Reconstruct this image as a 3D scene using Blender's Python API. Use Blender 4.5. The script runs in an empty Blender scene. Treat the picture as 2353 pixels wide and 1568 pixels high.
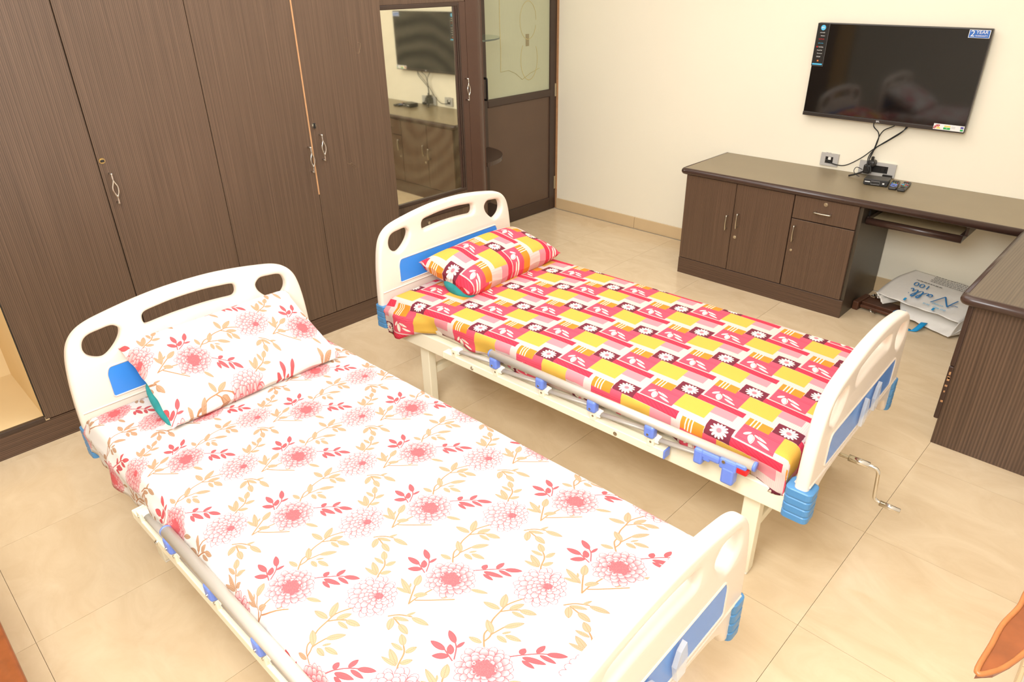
import bpy, bmesh, math, random
import numpy as np
from mathutils import Vector, Matrix, Euler

random.seed(7)
rng = np.random.RandomState(11)
scene = bpy.context.scene
COL = scene.collection

# ------------------------------------------------------------------ camera, world, lights, exposure
cam_d = bpy.data.cameras.new('camera')
cam_d.sensor_width = 36.0
cam_d.lens = 1595.435 / 2353.0 * 36.0
cam_d.clip_start = 0.02
cam = bpy.data.objects.new('camera', cam_d)
COL.objects.link(cam)
_y, _p, _r = 0.7800, -0.4855, 0.0192
_R = (Matrix.Rotation(_y, 3, 'Z') @ Matrix.Rotation(_p, 3, 'X') @ Matrix.Rotation(_r, 3, 'Y'))
_rt, _fw, _up = _R.col[0], _R.col[1], _R.col[2]
M = Matrix((_rt, _up, -_fw)).transposed().to_4x4()
M.translation = Vector((2.262, -4.823, 1.945))
cam.matrix_world = M
scene.camera = cam

world = bpy.data.worlds.new('world')
scene.world = world
world.use_nodes = True
world.node_tree.nodes['Background'].inputs[0].default_value = (1.0, 0.93, 0.82, 1)
world.node_tree.nodes['Background'].inputs[1].default_value = 0.25

def area(name, loc, size, power, color, target=None):
    d = bpy.data.lights.new(name, 'AREA')
    d.shape = 'RECTANGLE'
    d.size, d.size_y = size
    d.energy = power
    d.color = color
    o = bpy.data.objects.new(name, d)
    o.location = loc
    if target is not None:
        o.rotation_euler = (Vector(target) - Vector(loc)).to_track_quat('-Z', 'Y').to_euler()
    COL.objects.link(o)
    return o
area('bounce_flash_light', (1.62, -4.85, 2.66), (1.4, 1.5), 122, (0.955, 0.985, 1.0), (0.5, -2.7, 0.3))
area('room_fill_light', (0.10, -2.5, 2.86), (3.0, 2.6), 62, (0.98, 0.99, 1.0))  # added fill light for the whole room, not a real ceiling fixture

vs = scene.view_settings
vs.view_transform = 'Standard'
vs.look = 'None'
vs.exposure = 0.12
vs.gamma = 1.0
vs.use_curve_mapping = False

# ------------------------------------------------------------------ helpers
def srgb(r, g, b):
    f = lambda c: (c / 255 / 12.92) if c / 255 <= 0.04045 else ((c / 255 + 0.055) / 1.055) ** 2.4
    return (f(r), f(g), f(b), 1.0)

def mat(name, color, rough=0.5, metal=0.0, spec=0.5, coat=0.0, noise=0.0, nscale=40.0, bump=0.0, bscale=200.0):
    m = bpy.data.materials.new(name)
    m.use_nodes = True
    nt = m.node_tree
    b = nt.nodes['Principled BSDF']
    b.inputs['Base Color'].default_value = color
    b.inputs['Roughness'].default_value = rough
    b.inputs['Metallic'].default_value = metal
    b.inputs['Specular IOR Level'].default_value = spec
    b.inputs['Coat Weight'].default_value = coat
    tc = nt.nodes.new('ShaderNodeTexCoord')
    if noise > 0:
        n = nt.nodes.new('ShaderNodeTexNoise')
        n.inputs['Scale'].default_value = nscale
        n.inputs['Detail'].default_value = 4
        nt.links.new(tc.outputs['Object'], n.inputs['Vector'])
        mx = nt.nodes.new('ShaderNodeMix'); mx.data_type = 'RGBA'
        mx.inputs[6].default_value = tuple(c * (1 - noise) for c in color[:3]) + (1,)
        mx.inputs[7].default_value = tuple(min(1, c * (1 + noise)) for c in color[:3]) + (1,)
        nt.links.new(n.outputs['Fac'], mx.inputs[0])
        nt.links.new(mx.outputs[2], b.inputs['Base Color'])
    if bump > 0:
        n2 = nt.nodes.new('ShaderNodeTexNoise')
        n2.inputs['Scale'].default_value = bscale
        nt.links.new(tc.outputs['Object'], n2.inputs['Vector'])
        bp = nt.nodes.new('ShaderNodeBump')
        bp.inputs['Strength'].default_value = bump
        bp.inputs['Distance'].default_value = 0.002
        nt.links.new(n2.outputs['Fac'], bp.inputs['Height'])
        nt.links.new(bp.outputs['Normal'], b.inputs['Normal'])
    return m

def math_node(nt, op, a, b=None):
    n = nt.nodes.new('ShaderNodeMath'); n.operation = op
    for i, v in enumerate((a, b)):
        if v is None: continue
        if isinstance(v, (int, float)): n.inputs[i].default_value = v
        else: nt.links.new(v, n.inputs[i])
    return n.outputs[0]

def laminate(name, dark, light, direction, period=0.0075, rough=0.38, wear=0.0):
    """ribbed wood laminate; direction 'v' = stripes run along z, 'x' / 'y' = stripes lie along that axis"""
    m = bpy.data.materials.new(name); m.use_nodes = True
    nt = m.node_tree; b = nt.nodes['Principled BSDF']
    g = nt.nodes.new('ShaderNodeNewGeometry')
    sp = nt.nodes.new('ShaderNodeSeparateXYZ'); nt.links.new(g.outputs['Position'], sp.inputs[0])
    X, Y, Z = sp.outputs
    if direction == 'v': across, along = math_node(nt, 'ADD', X, Y), Z
    elif direction == 'h': across, along = Z, math_node(nt, 'ADD', X, Y)
    elif direction == 'x': across, along = math_node(nt, 'ADD', Y, Z), X
    else: across, along = math_node(nt, 'ADD', X, Z), Y
    cb = nt.nodes.new('ShaderNodeCombineXYZ')
    nt.links.new(math_node(nt, 'MULTIPLY', across, 1 / period), cb.inputs[0])
    nt.links.new(math_node(nt, 'MULTIPLY', along, 1.4), cb.inputs[1])
    n = nt.nodes.new('ShaderNodeTexNoise'); n.inputs['Scale'].default_value = 1.0
    n.inputs['Detail'].default_value = 2.0; n.inputs['Roughness'].default_value = 0.6
    nt.links.new(cb.outputs[0], n.inputs['Vector'])
    s = math_node(nt, 'SINE', math_node(nt, 'ADD', math_node(nt, 'MULTIPLY', across, 2 * math.pi / period), math_node(nt, 'MULTIPLY', n.outputs['Fac'], 5.0)))
    fac = math_node(nt, 'ADD', math_node(nt, 'MULTIPLY', s, 0.20), math_node(nt, 'MULTIPLY', n.outputs['Fac'], 0.95))
    ramp = nt.nodes.new('ShaderNodeValToRGB')
    ramp.color_ramp.elements[0].position = 0.18; ramp.color_ramp.elements[0].color = dark
    ramp.color_ramp.elements[1].position = 0.78; ramp.color_ramp.elements[1].color = light
    nt.links.new(fac, ramp.inputs[0])
    nt.links.new(ramp.outputs[0], b.inputs['Base Color'])
    b.inputs['Roughness'].default_value = rough
    bp = nt.nodes.new('ShaderNodeBump'); bp.inputs['Strength'].default_value = 0.25; bp.inputs['Distance'].default_value = 0.001
    nt.links.new(fac, bp.inputs['Height']); nt.links.new(bp.outputs[0], b.inputs['Normal'])
    return m

def tag(o, label=None, cat=None, group=None, kind=None):
    if label: o['label'] = label
    if cat: o['category'] = cat
    if group: o['group'] = group
    if kind: o['kind'] = kind
    return o

def empty(name, loc=(0, 0, 0), rz=0.0):
    o = bpy.data.objects.new(name, None)
    o.location = loc; o.rotation_euler = (0, 0, rz)
    o.empty_display_size = 0.1
    COL.objects.link(o)
    return o

def link_mesh(name, me, m=None, parent=None, smooth=False):
    o = bpy.data.objects.new(name, me)
    if m is not None:
        me.materials.clear(); me.materials.append(m)
    if smooth:
        me.polygons.foreach_set('use_smooth', [True] * len(me.polygons))
    COL.objects.link(o)
    if parent is not None: o.parent = parent
    return o

def obj(name, bm, m, parent=None, smooth=False):
    me = bpy.data.meshes.new(name)
    bmesh.ops.recalc_face_normals(bm, faces=bm.faces)
    bm.to_mesh(me); bm.free()
    return link_mesh(name, me, m, parent, smooth)

def pyobj(name, verts, faces, m, parent=None, smooth=False):
    me = bpy.data.meshes.new(name)
    me.from_pydata([tuple(map(float, v)) for v in verts], [], [tuple(f) for f in faces])
    me.update()
    return link_mesh(name, me, m, parent, smooth)

def box(bm, x0, x1, y0, y1, z0, z1, bev=0.0, seg=2, mtx=None):
    mt = Matrix.Translation(((x0 + x1) / 2, (y0 + y1) / 2, (z0 + z1) / 2)) @ Matrix.Diagonal((abs(x1 - x0), abs(y1 - y0), abs(z1 - z0), 1))
    if mtx is not None: mt = mtx @ mt
    r = bmesh.ops.create_cube(bm, size=1.0, matrix=mt)
    if bev > 0:
        es = list({e for v in r['verts'] for e in v.link_edges})
        bmesh.ops.bevel(bm, geom=es, offset=bev, segments=seg, affect='EDGES', profile=0.5)
    return bm

def boxo(name, x0, x1, y0, y1, z0, z1, m, parent=None, bev=0.0, seg=2):
    bm = bmesh.new(); box(bm, x0, x1, y0, y1, z0, z1, bev, seg)
    return obj(name, bm, m, parent)

def sweep(bm, pts, r, segs=10, caps=True, closed=False, flat=1.0):
    pts = [Vector(p) for p in pts]
    n = len(pts)
    rings = []
    prev = None
    for i, p in enumerate(pts):
        if closed: t = pts[(i + 1) % n] - pts[i - 1]
        else: t = pts[min(i + 1, n - 1)] - pts[max(i - 1, 0)]
        t.normalize()
        if prev is None:
            a = Vector((0, 0, 1)) if abs(t.z) < 0.9 else Vector((1, 0, 0))
            u = t.cross(a).normalized()
        else:
            u = (prev - t * prev.dot(t)).normalized()
        prev = u
        w = t.cross(u)
        rr = r[i] if isinstance(r, (list, tuple)) else r
        rings.append([bm.verts.new(p + (u * math.cos(2 * math.pi * k / segs) + w * flat * math.sin(2 * math.pi * k / segs)) * rr) for k in range(segs)])
    m = n if closed else n - 1
    for i in range(m):
        A, B = rings[i], rings[(i + 1) % n]
        for k in range(segs):
            bm.faces.new((A[k], A[(k + 1) % segs], B[(k + 1) % segs], B[k]))
    if caps and not closed:
        bm.faces.new(rings[0][::-1]); bm.faces.new(rings[-1])
    return bm

def tube(name, pts, r, m, parent=None, segs=10, closed=False, flat=1.0):
    bm = bmesh.new(); sweep(bm, pts, r, segs, closed=closed, flat=flat)
    return obj(name, bm, m, parent, smooth=segs > 6)

def smooth_pts(P, k=6, closed=False):
    P = [Vector(p) for p in P]; n = len(P); out = []
    rngi = range(n) if closed else range(n - 1)
    for i in rngi:
        p0 = P[i - 1] if (closed or i > 0) else P[0]
        p1, p2 = P[i], P[(i + 1) % n]
        p3 = P[(i + 2) % n] if (closed or i + 2 < n) else P[-1]
        for j in range(k):
            t = j / k
            out.append(0.5 * ((2 * p1) + (-p0 + p2) * t + (2 * p0 - 5 * p1 + 4 * p2 - p3) * t * t + (-p0 + 3 * p1 - 3 * p2 + p3) * t ** 3))
    if not closed: out.append(P[-1])
    return out

def fillet(P, r, k=5):
    P = [Vector(p) for p in P]; out = [P[0]]
    for i in range(1, len(P) - 1):
        a, b, c = P[i - 1], P[i], P[i + 1]
        d1, d2 = (a - b), (c - b)
        rr = min(r, d1.length * 0.49, d2.length * 0.49)
        s, e = b + d1.normalized() * rr, b + d2.normalized() * rr
        for j in range(k + 1):
            t = j / k
            out.append(s * (1 - t) ** 2 + b * 2 * t * (1 - t) + e * t * t)
    out.append(P[-1])
    return out

def curve_plate(name, loops, extrude, bevel, m, parent=None, mtx=None, bres=3):
    """2D outline with holes -> rounded plate. Local curve x,y plane, extruded along z, then mtx"""
    cu = bpy.data.curves.new(name, 'CURVE'); cu.dimensions = '2D'; cu.fill_mode = 'BOTH'
    cu.extrude = extrude; cu.bevel_depth = bevel; cu.bevel_resolution = bres
    for L in loops:
        s = cu.splines.new('POLY'); s.points.add(len(L) - 1)
        for p, q in zip(s.points, L): p.co = (q[0], q[1], 0, 1)
        s.use_cyclic_u = True
    t = bpy.data.objects.new(name, cu); COL.objects.link(t)
    dg = bpy.context.evaluated_depsgraph_get()
    me = bpy.data.meshes.new_from_object(t.evaluated_get(dg))
    bpy.data.objects.remove(t); bpy.data.curves.remove(cu)
    bm = bmesh.new(); bm.from_mesh(me); bmesh.ops.remove_doubles(bm, verts=bm.verts, dist=1e-5); bm.to_mesh(me); bm.free()
    if mtx is not None: me.transform(mtx)
    me.name = name
    o = link_mesh(name, me, m, parent, smooth=True)
    try: me.set_sharp_from_angle(angle=math.radians(50))
    except Exception: pass
    return o

def text_obj(name, s, size, mtx, m, parent=None, ext=0.0004, align='CENTER', sx=1.0, shear=0.0):
    cu = bpy.data.curves.new(name, 'FONT'); cu.body = s; cu.size = size; cu.extrude = ext
    cu.align_x = align; cu.align_y = 'CENTER'; cu.shear = shear
    t = bpy.data.objects.new(name, cu); COL.objects.link(t)
    dg = bpy.context.evaluated_depsgraph_get()
    me = bpy.data.meshes.new_from_object(t.evaluated_get(dg))
    bpy.data.objects.remove(t); bpy.data.curves.remove(cu)
    me.transform(mtx @ Matrix.Diagonal((sx, 1, 1, 1)))
    return link_mesh(name, me, m, parent)

def frame(origin, ux, uy):
    ux = Vector(ux).normalized(); uy = Vector(uy); uy = (uy - ux * uy.dot(ux)).normalized()
    uz = ux.cross(uy)
    mm = Matrix((ux, uy, uz)).transposed().to_4x4(); mm.translation = Vector(origin)
    return mm

# ------------------------------------------------------------------ prints drawn in code
class Tile:
    """a repeating print over the lattice a1, a2 (metres)"""
    def __init__(self, a1, a2, nx, ny, base):
        self.A = np.array([a1, a2]).T; self.Ai = np.linalg.inv(self.A)
        s, t = np.meshgrid((np.arange(nx) + .5) / nx, (np.arange(ny) + .5) / ny)
        self.U = self.A[0, 0] * s + self.A[0, 1] * t; self.V = self.A[1, 0] * s + self.A[1, 1] * t
        self.nx, self.ny = nx, ny
        self.img = np.ones((ny, nx, 3)) * np.array(base) / 255.
        self.px = math.sqrt(abs(np.linalg.det(self.A)) / nx / ny)
    def draw(self, c, R, fn):
        """fn(du, dv) -> (alpha, colour or colour array) around centre c within radius R"""
        L = self.Ai @ np.array(c)
        e = np.abs(self.Ai).sum(1) * R
        for m in range(int(math.floor(-(L[0] + e[0]))), int(math.ceil(1 - (L[0] - e[0]))) + 1):
            for n in range(int(math.floor(-(L[1] + e[1]))), int(math.ceil(1 - (L[1] - e[1]))) + 1):
                s0, s1 = L[0] + m - e[0], L[0] + m + e[0]; t0, t1 = L[1] + n - e[1], L[1] + n + e[1]
                i0, i1 = max(0, int(s0 * self.nx)), min(self.nx, int(s1 * self.nx) + 2)
                j0, j1 = max(0, int(t0 * self.ny)), min(self.ny, int(t1 * self.ny) + 2)
                if i0 >= i1 or j0 >= j1: continue
                sh = self.A @ np.array([m, n])
                du = self.U[j0:j1, i0:i1] - c[0] - sh[0]; dv = self.V[j0:j1, i0:i1] - c[1] - sh[1]
                a, col = fn(du, dv)
                col = np.asarray(col, float)
                a = a[..., None]
                self.img[j0:j1, i0:i1] = self.img[j0:j1, i0:i1] * (1 - a) + (col / 255.) * a
    def aa(self, d): return np.clip(0.5 - d / (1.3 * self.px), 0, 1)
    def leaf(self, x0, y0, x1, y1, w, col, vein=None, alpha=1.0, power=0.75, skew=0.45):
        c = ((x0 + x1) / 2, (y0 + y1) / 2); dx, dy = x1 - x0, y1 - y0; L = math.hypot(dx, dy); ex, ey = dx / L, dy / L
        def fn(du, dv):
            t = (du * ex + dv * ey) / L + 0.5; y = -du * ey + dv * ex
            tt = np.clip(t, 1e-4, 1 - 1e-4) ** (math.log(.5) / math.log(skew))
            h = w / 2 * (4 * tt * (1 - tt)) ** power
            d = np.maximum(np.abs(y) - h, np.maximum(-t, t - 1) * L)
            a = self.aa(d) * alpha
            colr = np.ones(du.shape + (3,)) * np.array(col)
            edge = np.clip(1 - (h - np.abs(y)) / (w * .18 + 1e-6), 0, 1)[..., None]
            colr = colr * (1 - .12 * edge)
            if vein is not None:
                v = np.clip(1 - np.abs(y) / 0.0007, 0, 1)[..., None] * .7
                side = (np.sin((t * L + np.abs(y) * -.9) / 0.0045 * 2 * math.pi) > .8)[..., None] * .35
                k = np.maximum(v, side); colr = colr * (1 - k) + np.array(vein) * k
            return a, colr
        self.draw(c, L / 2 + w, fn)
    def stroke(self, P, w, col, alpha=1.0):
        P = [Vector((p[0], p[1], 0)) for p in P]
        if len(P) > 2: P = smooth_pts(P, 5)
        for a, b in zip(P[:-1], P[1:]):
            c = ((a.x + b.x) / 2, (a.y + b.y) / 2); L = (b - a).length; ex, ey = (b.x - a.x) / L, (b.y - a.y) / L
            def fn(du, dv):
                x = du * ex + dv * ey; y = -du * ey + dv * ex
                q = np.maximum(np.abs(x) - L / 2, 0)
                return self.aa(np.hypot(q, y) - w / 2) * alpha, col
            self.draw(c, L / 2 + w, fn)
    def rect(self, cx, cy, u0, u1, v0, v1, col, fn2=None, wob=0.0):
        def fn(du, dv):
            x, y = du + mx, dv + my
            ww = wob * np.sin((x + y * 1.7) * 160)
            d = np.maximum(np.maximum(u0 - x, x - u1), np.maximum(v0 - y, y - v1)) + ww
            return self.aa(d), (fn2(x, y) if fn2 else col)
        mx, my = (u0 + u1) / 2, (v0 + v1) / 2
        self.draw((cx + mx, cy + my), max(u1 - u0, v1 - v0), fn)
    def disc(self, cx, cy, r, col, ky=1.0, speck=None):
        def fn(du, dv):
            a = self.aa(np.hypot(du, dv * ky) - r)
            if speck is None: return a, col
            k = (rng.rand(*du.shape) < .4)[..., None]
            return a, np.where(k, np.array(speck), np.array(col) * np.ones(du.shape + (3,)))
        self.draw((cx, cy), r * 1.4, fn)
    def image(self, name):
        im = bpy.data.images.new(name, self.nx, self.ny)
        px = np.ones((self.ny, self.nx, 4), np.float32); px[..., :3] = np.clip(self.img, 0, 1)
        im.pixels.foreach_set(px.ravel()); im.update()
        return im

def petal(T, cx, cy, ang, r0, r1, w, line, fill, tint, lw=.0024):
    x0, y0 = cx + math.cos(ang) * r0, cy + math.sin(ang) * r0
    x1, y1 = cx + math.cos(ang) * r1, cy + math.sin(ang) * r1
    c = ((x0 + x1) / 2, (y0 + y1) / 2); L = r1 - r0; ex, ey = math.cos(ang), math.sin(ang)
    def fn(du, dv):
        t = (du * ex + dv * ey) / L + .5; y = -du * ey + dv * ex
        tt = np.clip(t, 1e-4, 1 - 1e-4) ** 1.5
        h = w / 2 * (4 * tt * (1 - tt)) ** .6
        d = np.maximum(np.abs(y) - h, np.maximum(-t, t - 1) * L)
        a = T.aa(d)
        k = np.clip(1.25 - np.abs(d) / lw, 0, 1) * .95
        k = np.maximum(k, np.clip(1.45 - t / .78, 0, 1) * tint)
        k = np.maximum(k, np.clip((t - .85) / .3, 0, 1) * .4)
        k = np.maximum(k, (np.abs(np.sin(y / w * 16)) > .93) * np.clip(1.0 - t, 0, 1) * .6)[..., None]
        return a, np.array(fill) * (1 - k) + np.array(line) * k
    T.draw(c, L / 2 + w, fn)

FL_A1, FL_A2 = (0.2755, 0.2760), (0.2440, -0.1480)
def floral_image():
    T = Tile(FL_A1, FL_A2, 860, 640, (226, 218, 210))
    line, tan, tanv, red = (192, 74, 80), (190, 150, 118), (142, 94, 70), (200, 88, 90)
    # linen hatch
    hatch = np.sin((T.U * 1.0 + T.V * .35) * 2 * math.pi / .0052 + 6 * np.sin(T.V * 90)) * .5 + .5
    nz = rng.rand(*hatch.shape)
    T.img *= (1 - .035 * (hatch * nz))[..., None]
    ST = [[[1.2419,-.3419],[1.2298,-.3294],[1.2179,-.3144],[1.2152,-.2988]],[[1.2324,-.331],[1.2304,-.3072],[1.2058,-.2786],[1.1991,-.2428],[1.197,-.2146],[1.213,-.1762]],[[1.2304,-.3072],[1.2375,-.2746]],[[1.1991,-.2428],[1.2117,-.2272],[1.2293,-.2122]],[[1.2942,-.1401],[1.3104,-.1212],[1.3364,-.1071]],[[1.3066,-.1353],[1.3315,-.1403]],[[1.4307,-.2352],[1.4161,-.2188],[1.4022,-.1893],[1.3867,-.176]],[[1.2688,-.5082],[1.2528,-.4853],[1.2355,-.4589]],[[1.2688,-.5082],[1.2687,-.4795],[1.2751,-.4425]],[[1.272,-.4902],[1.2929,-.4729],[1.3171,-.4509],[1.3384,-.4306]]]
    SR = [[[1.2172,-.4128],[1.1859,-.402]],[[1.2179,-.4073],[1.2007,-.383],[1.1866,-.3723]],[[1.2989,-.3359],[1.3108,-.3214],[1.3403,-.291],[1.3581,-.2779]]]
    RED = [[1.1859,-.402,1.1444,-.4038,.016],[1.2038,-.4087,1.1758,-.4313,.0165],[1.204,-.4029,1.1829,-.3835,.0159],[1.1892,-.3739,1.1533,-.3566,.0155],[1.2002,-.3815,1.2021,-.3583,.0093],[1.3151,-.313,1.3128,-.2939,.0155],[1.3384,-.2897,1.3396,-.2624,.0139],[1.3565,-.2793,1.3928,-.2577,.0152],[1.347,-.2905,1.386,-.2874,.0115],[1.3235,-.3174,1.3725,-.3018,.0147],[1.3282,-.3242,1.3613,-.3253,.0108]]
    TAN = [[1.2313,-.3378,1.1981,-.3423,.0133],[1.2303,-.3033,1.1932,-.2797,.0169],[1.2375,-.2746,1.2647,-.2378,.0164],[1.2469,-.291,1.259,-.2745,.0074],[1.2425,-.3022,1.2721,-.3049,.0133],[1.2556,-.2903,1.2936,-.2835,.0138],[1.1931,-.2375,1.1492,-.2437,.0158],[1.1941,-.2302,1.1711,-.1917,.0184],[1.2098,-.2246,1.225,-.1915,.0162],[1.2301,-.2127,1.2683,-.2015,.0167],[1.2191,-.2268,1.2538,-.225,.0116],[1.3053,-.1386,1.3268,-.1674,.0175],[1.3053,-.1343,1.3414,-.1196,.0121],[1.3315,-.1403,1.3687,-.1481,.0168],[1.3244,-.1149,1.333,-.0913,.0085],[1.3385,-.1087,1.3852,-.1003,.0155],[1.3855,-.1751,1.3575,-.1562,.0169],[1.3936,-.1854,1.3587,-.1874,.0114],[1.4125,-.2201,1.3686,-.2002,.0167],[1.414,-.2225,1.3705,-.2257,.0111],[1.4035,-.1863,1.4102,-.1587,.0141],[1.4159,-.2133,1.4292,-.1887,.0139],[1.2362,-.4582,1.2165,-.4253,.0189],[1.2477,-.4847,1.1902,-.4638,.0152],[1.2421,-.4846,1.2049,-.4919,.0107],[1.2302,-.4707,1.2197,-.4589,.006],[1.2571,-.4831,1.2788,-.4583,.0165],[1.3441,-.3817,1.3826,-.365,.0121],[1.3133,-.4476,1.319,-.427,.0117]]
    for s in ST: T.stroke(s, .0040, (176, 122, 86))
    for s in SR: T.stroke(s, .0034, red)
    for l in TAN: T.leaf(*l, tan, tanv)
    for l in RED: T.leaf(*l, red, (190, 72, 78))
    w = (230, 218, 212)
    def flower(cx, cy, R, core, off, tint):
        ox, oy = off
        for n, r0, r1, wd in ((19, .42, 1.0, .33), (16, .30, .84, .33), (13, .20, .66, .30), (11, .10, .48, .25), (8, .04, .32, .18)):
            for k in range(n):
                a = 2 * math.pi * (k + rng.rand() * .5) / n + n
                f = .9 + .2 * rng.rand()
                px, py = cx + ox * (1 - r1) - ox * .5, cy + oy * (1 - r1) - oy * .5
                petal(T, px, py, a, r0 * R, r1 * R * f, wd * R, line, w, tint)
        if core: 
            T.disc(cx + ox * .5, cy + oy * .5, R * core, (204, 84, 88), 1.15, (216, 112, 112))
            for k in range(40):
                a = rng.rand() * 6.28; r = R * core * (1 + .2 * rng.rand())
                T.disc(cx + ox * .5 + math.cos(a) * r, cy + oy * .5 + math.sin(a) * r / 1.15, .0022, (206, 92, 96))
    flower(1.283, -.387, .062, .36, (0, 0), .85)
    flower(1.466, -.267, .064, .13, (.012, .010), .62)
    return T.image('floral_print')

PW_A = (0.3855, 0.287)
def patchwork_image():
    T = Tile((PW_A[0], 0), (0, PW_A[1]), 900, 670, (214, 192, 182))
    d = (np.sin(T.U * 2 * math.pi / .0065) > 0) & (np.sin(T.V * 2 * math.pi / .0048 + np.sin(T.U * 700) * .8) > .1)
    T.img = np.where(d[..., None], np.array([196, 150, 142]) / 255., T.img)
    T.img = T.img * .45 + np.array([216, 192, 182]) / 255. * .55
    wht, pink, dkp = (238, 226, 208), (218, 80, 98), (180, 40, 64)
    def yel(x, y):
        k = ((np.sin(x * 2 * math.pi / .004) * np.sin(y * 2 * math.pi / .0032 + 1.2 * np.sin(x * 300)) > .2))[..., None]
        return np.where(k, np.array([204, 152, 50]), np.array([220, 178, 82]))
    def stripe(x, y):
        k = (np.mod(x * .62 + y, .0135) < .0014)[..., None]
        return np.where(k, np.array([172, 30, 52]), np.array([214, 56, 76]))
    def pk(x, y):
        k = ((np.abs(y + .072) < .0008) | (np.abs(y + .064) < .0008) | (np.abs(y + .132) < .0007))[..., None] & (x > -.137)[..., None]
        return np.where(k, np.array([196, 54, 74]), np.array([218, 80, 98]))
    for cx, cy in ((PW_A[0] / 2, PW_A[1] / 2), (0., 0.)):
        T.rect(cx, cy, .124, .212, -.078, -.034, (218, 136, 142))
        T.rect(cx, cy, -.137, 0.0, -.140, -.033, pink, pk)
        T.rect(cx, cy, 0.0, .124, -.124, -.034, None, yel)
        T.rect(cx, cy, .046, .230, -.033, -.002, None, stripe)
        T.rect(cx, cy, -.137, -.05, -.056, -.011, (212, 132, 44))
        for k in range(3): T.rect(cx, cy, -.1205 + .0125 * k, -.1160 + .0125 * k, -.056, -.011, wht)
        T.rect(cx, cy, -.048, .047, -.033, .033, (112, 42, 56), wob=.0004)
        for k in range(13):
            a = 2 * math.pi * k / 13 + .2
            r = .029 * (1 + .16 * abs(math.cos(a)))
            T.leaf(cx + math.cos(a) * .006, cy + math.sin(a) * .006, cx + math.cos(a) * r, cy + math.sin(a) * r, .0092, wht, power=.6, skew=.62)
        T.disc(cx, cy, .0085, (218, 118, 128))
        for l in ((-.094, -.094, -.080, -.136, .024), (-.118, -.110, -.098, -.084, .0125), (-.086, -.090, -.036, -.104, .012), (-.066, -.112, -.018, -.126, .011)):
            T.leaf(cx + l[0], cy + l[1], cx + l[2], cy + l[3], l[4], wht, power=.7)
        T.stroke([(cx - .084, cy - .080), (cx - .088, cy - .094), (cx - .078, cy - .118), (cx - .082, cy - .134)], .0013, (170, 60, 70))
        T.stroke([(cx - .084, cy - .080), (cx - .060, cy - .100)], .0014, dkp)
    return T.image('patchwork_print')

def print_mat(name, im, rough=0.85, weave=900.0):
    m = bpy.data.materials.new(name); m.use_nodes = True
    nt = m.node_tree; b = nt.nodes['Principled BSDF']
    uv = nt.nodes.new('ShaderNodeUVMap')
    t = nt.nodes.new('ShaderNodeTexImage'); t.image = im; t.extension = 'REPEAT'
    nt.links.new(uv.outputs[0], t.inputs[0])
    nt.links.new(t.outputs[0], b.inputs['Base Color'])
    b.inputs['Roughness'].default_value = rough
    b.inputs['Specular IOR Level'].default_value = 0.2
    tc = nt.nodes.new('ShaderNodeTexCoord')
    n = nt.nodes.new('ShaderNodeTexNoise'); n.inputs['Scale'].default_value = weave
    nt.links.new(tc.outputs['Object'], n.inputs[0])
    bp = nt.nodes.new('ShaderNodeBump'); bp.inputs['Strength'].default_value = .15; bp.inputs['Distance'].default_value = .0008
    nt.links.new(n.outputs[0], bp.inputs['Height']); nt.links.new(bp.outputs[0], b.inputs['Normal'])
    return m

# ------------------------------------------------------------------ materials
DK, LT = srgb(80, 62, 48), srgb(108, 85, 67)
M_wood_v = laminate('ribbed_laminate_vertical', DK, LT, 'v')
M_wood_h = laminate('ribbed_laminate_plinth', srgb(70, 52, 40), srgb(106, 80, 62), 'h', .009)
M_desk_v = laminate('desk_laminate_vertical', srgb(78, 58, 44), srgb(104, 79, 61), 'v', .006)
M_desk_h = laminate('desk_laminate_plinth', srgb(70, 51, 39), srgb(100, 75, 58), 'h', .007)
M_ret_v = laminate('return_laminate', srgb(74, 55, 42), srgb(106, 82, 64), 'v', .013)
M_top = mat('worktop_laminate', srgb(138, 121, 92), .32, noise=.10, nscale=5, spec=.5, bump=.1, bscale=300)
M_ret_top = laminate('return_top_laminate', srgb(86, 71, 56), srgb(110, 93, 74), 'y', .011, .32)
M_nosing = mat('nosing_wood', srgb(66, 46, 38), .28, noise=.18, nscale=14)
M_darkside = mat('cabinet_side_laminate', srgb(72, 62, 50), .35, noise=.1, nscale=6)
M_frame = mat('dark_brown_frame', srgb(82, 58, 46), .35, noise=.08, nscale=9)
M_frame2 = mat('dark_door_frame', srgb(66, 50, 41), .35, noise=.1, nscale=9)
M_doorpanel = mat('door_panel_brown', srgb(94, 73, 58), .42, noise=.12, nscale=4)
M_black = mat('black_gap', srgb(16, 13, 11), .7)
M_rawply = mat('raw_plywood_edge', srgb(190, 142, 98), .7, noise=.2, nscale=30)
M_wall = mat('cream_wall_paint', srgb(247, 238, 216), .75, noise=.02, nscale=1.4, spec=.3, bump=.06, bscale=120)
M_wall_w = mat('white_wall_paint', srgb(244, 240, 230), .8, noise=.015, nscale=2, spec=.3)
M_ceil = mat('white_ceiling_paint', srgb(246, 243, 236), .85, noise=.01, nscale=2)
M_cream_in = mat('cream_laminate_interior', srgb(238, 212, 164), .5, noise=.05, nscale=5)
M_chrome = mat('chrome', srgb(225, 222, 215), .12, 1.0, noise=.03)
M_steel = mat('brushed_steel', srgb(205, 198, 182), .3, 1.0, noise=.06, nscale=80)
M_brass = mat('aged_brass', srgb(190, 165, 110), .3, 1.0, noise=.08)
M_hinge = mat('hinge_steel', srgb(190, 178, 150), .4, .9, noise=.1)
M_plastic = mat('cream_abs_plastic', srgb(238, 223, 207), .32, noise=.015, nscale=3, spec=.5)
M_metal = mat('cream_powder_coat', srgb(243, 234, 208), .38, noise=.02, nscale=6)
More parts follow.
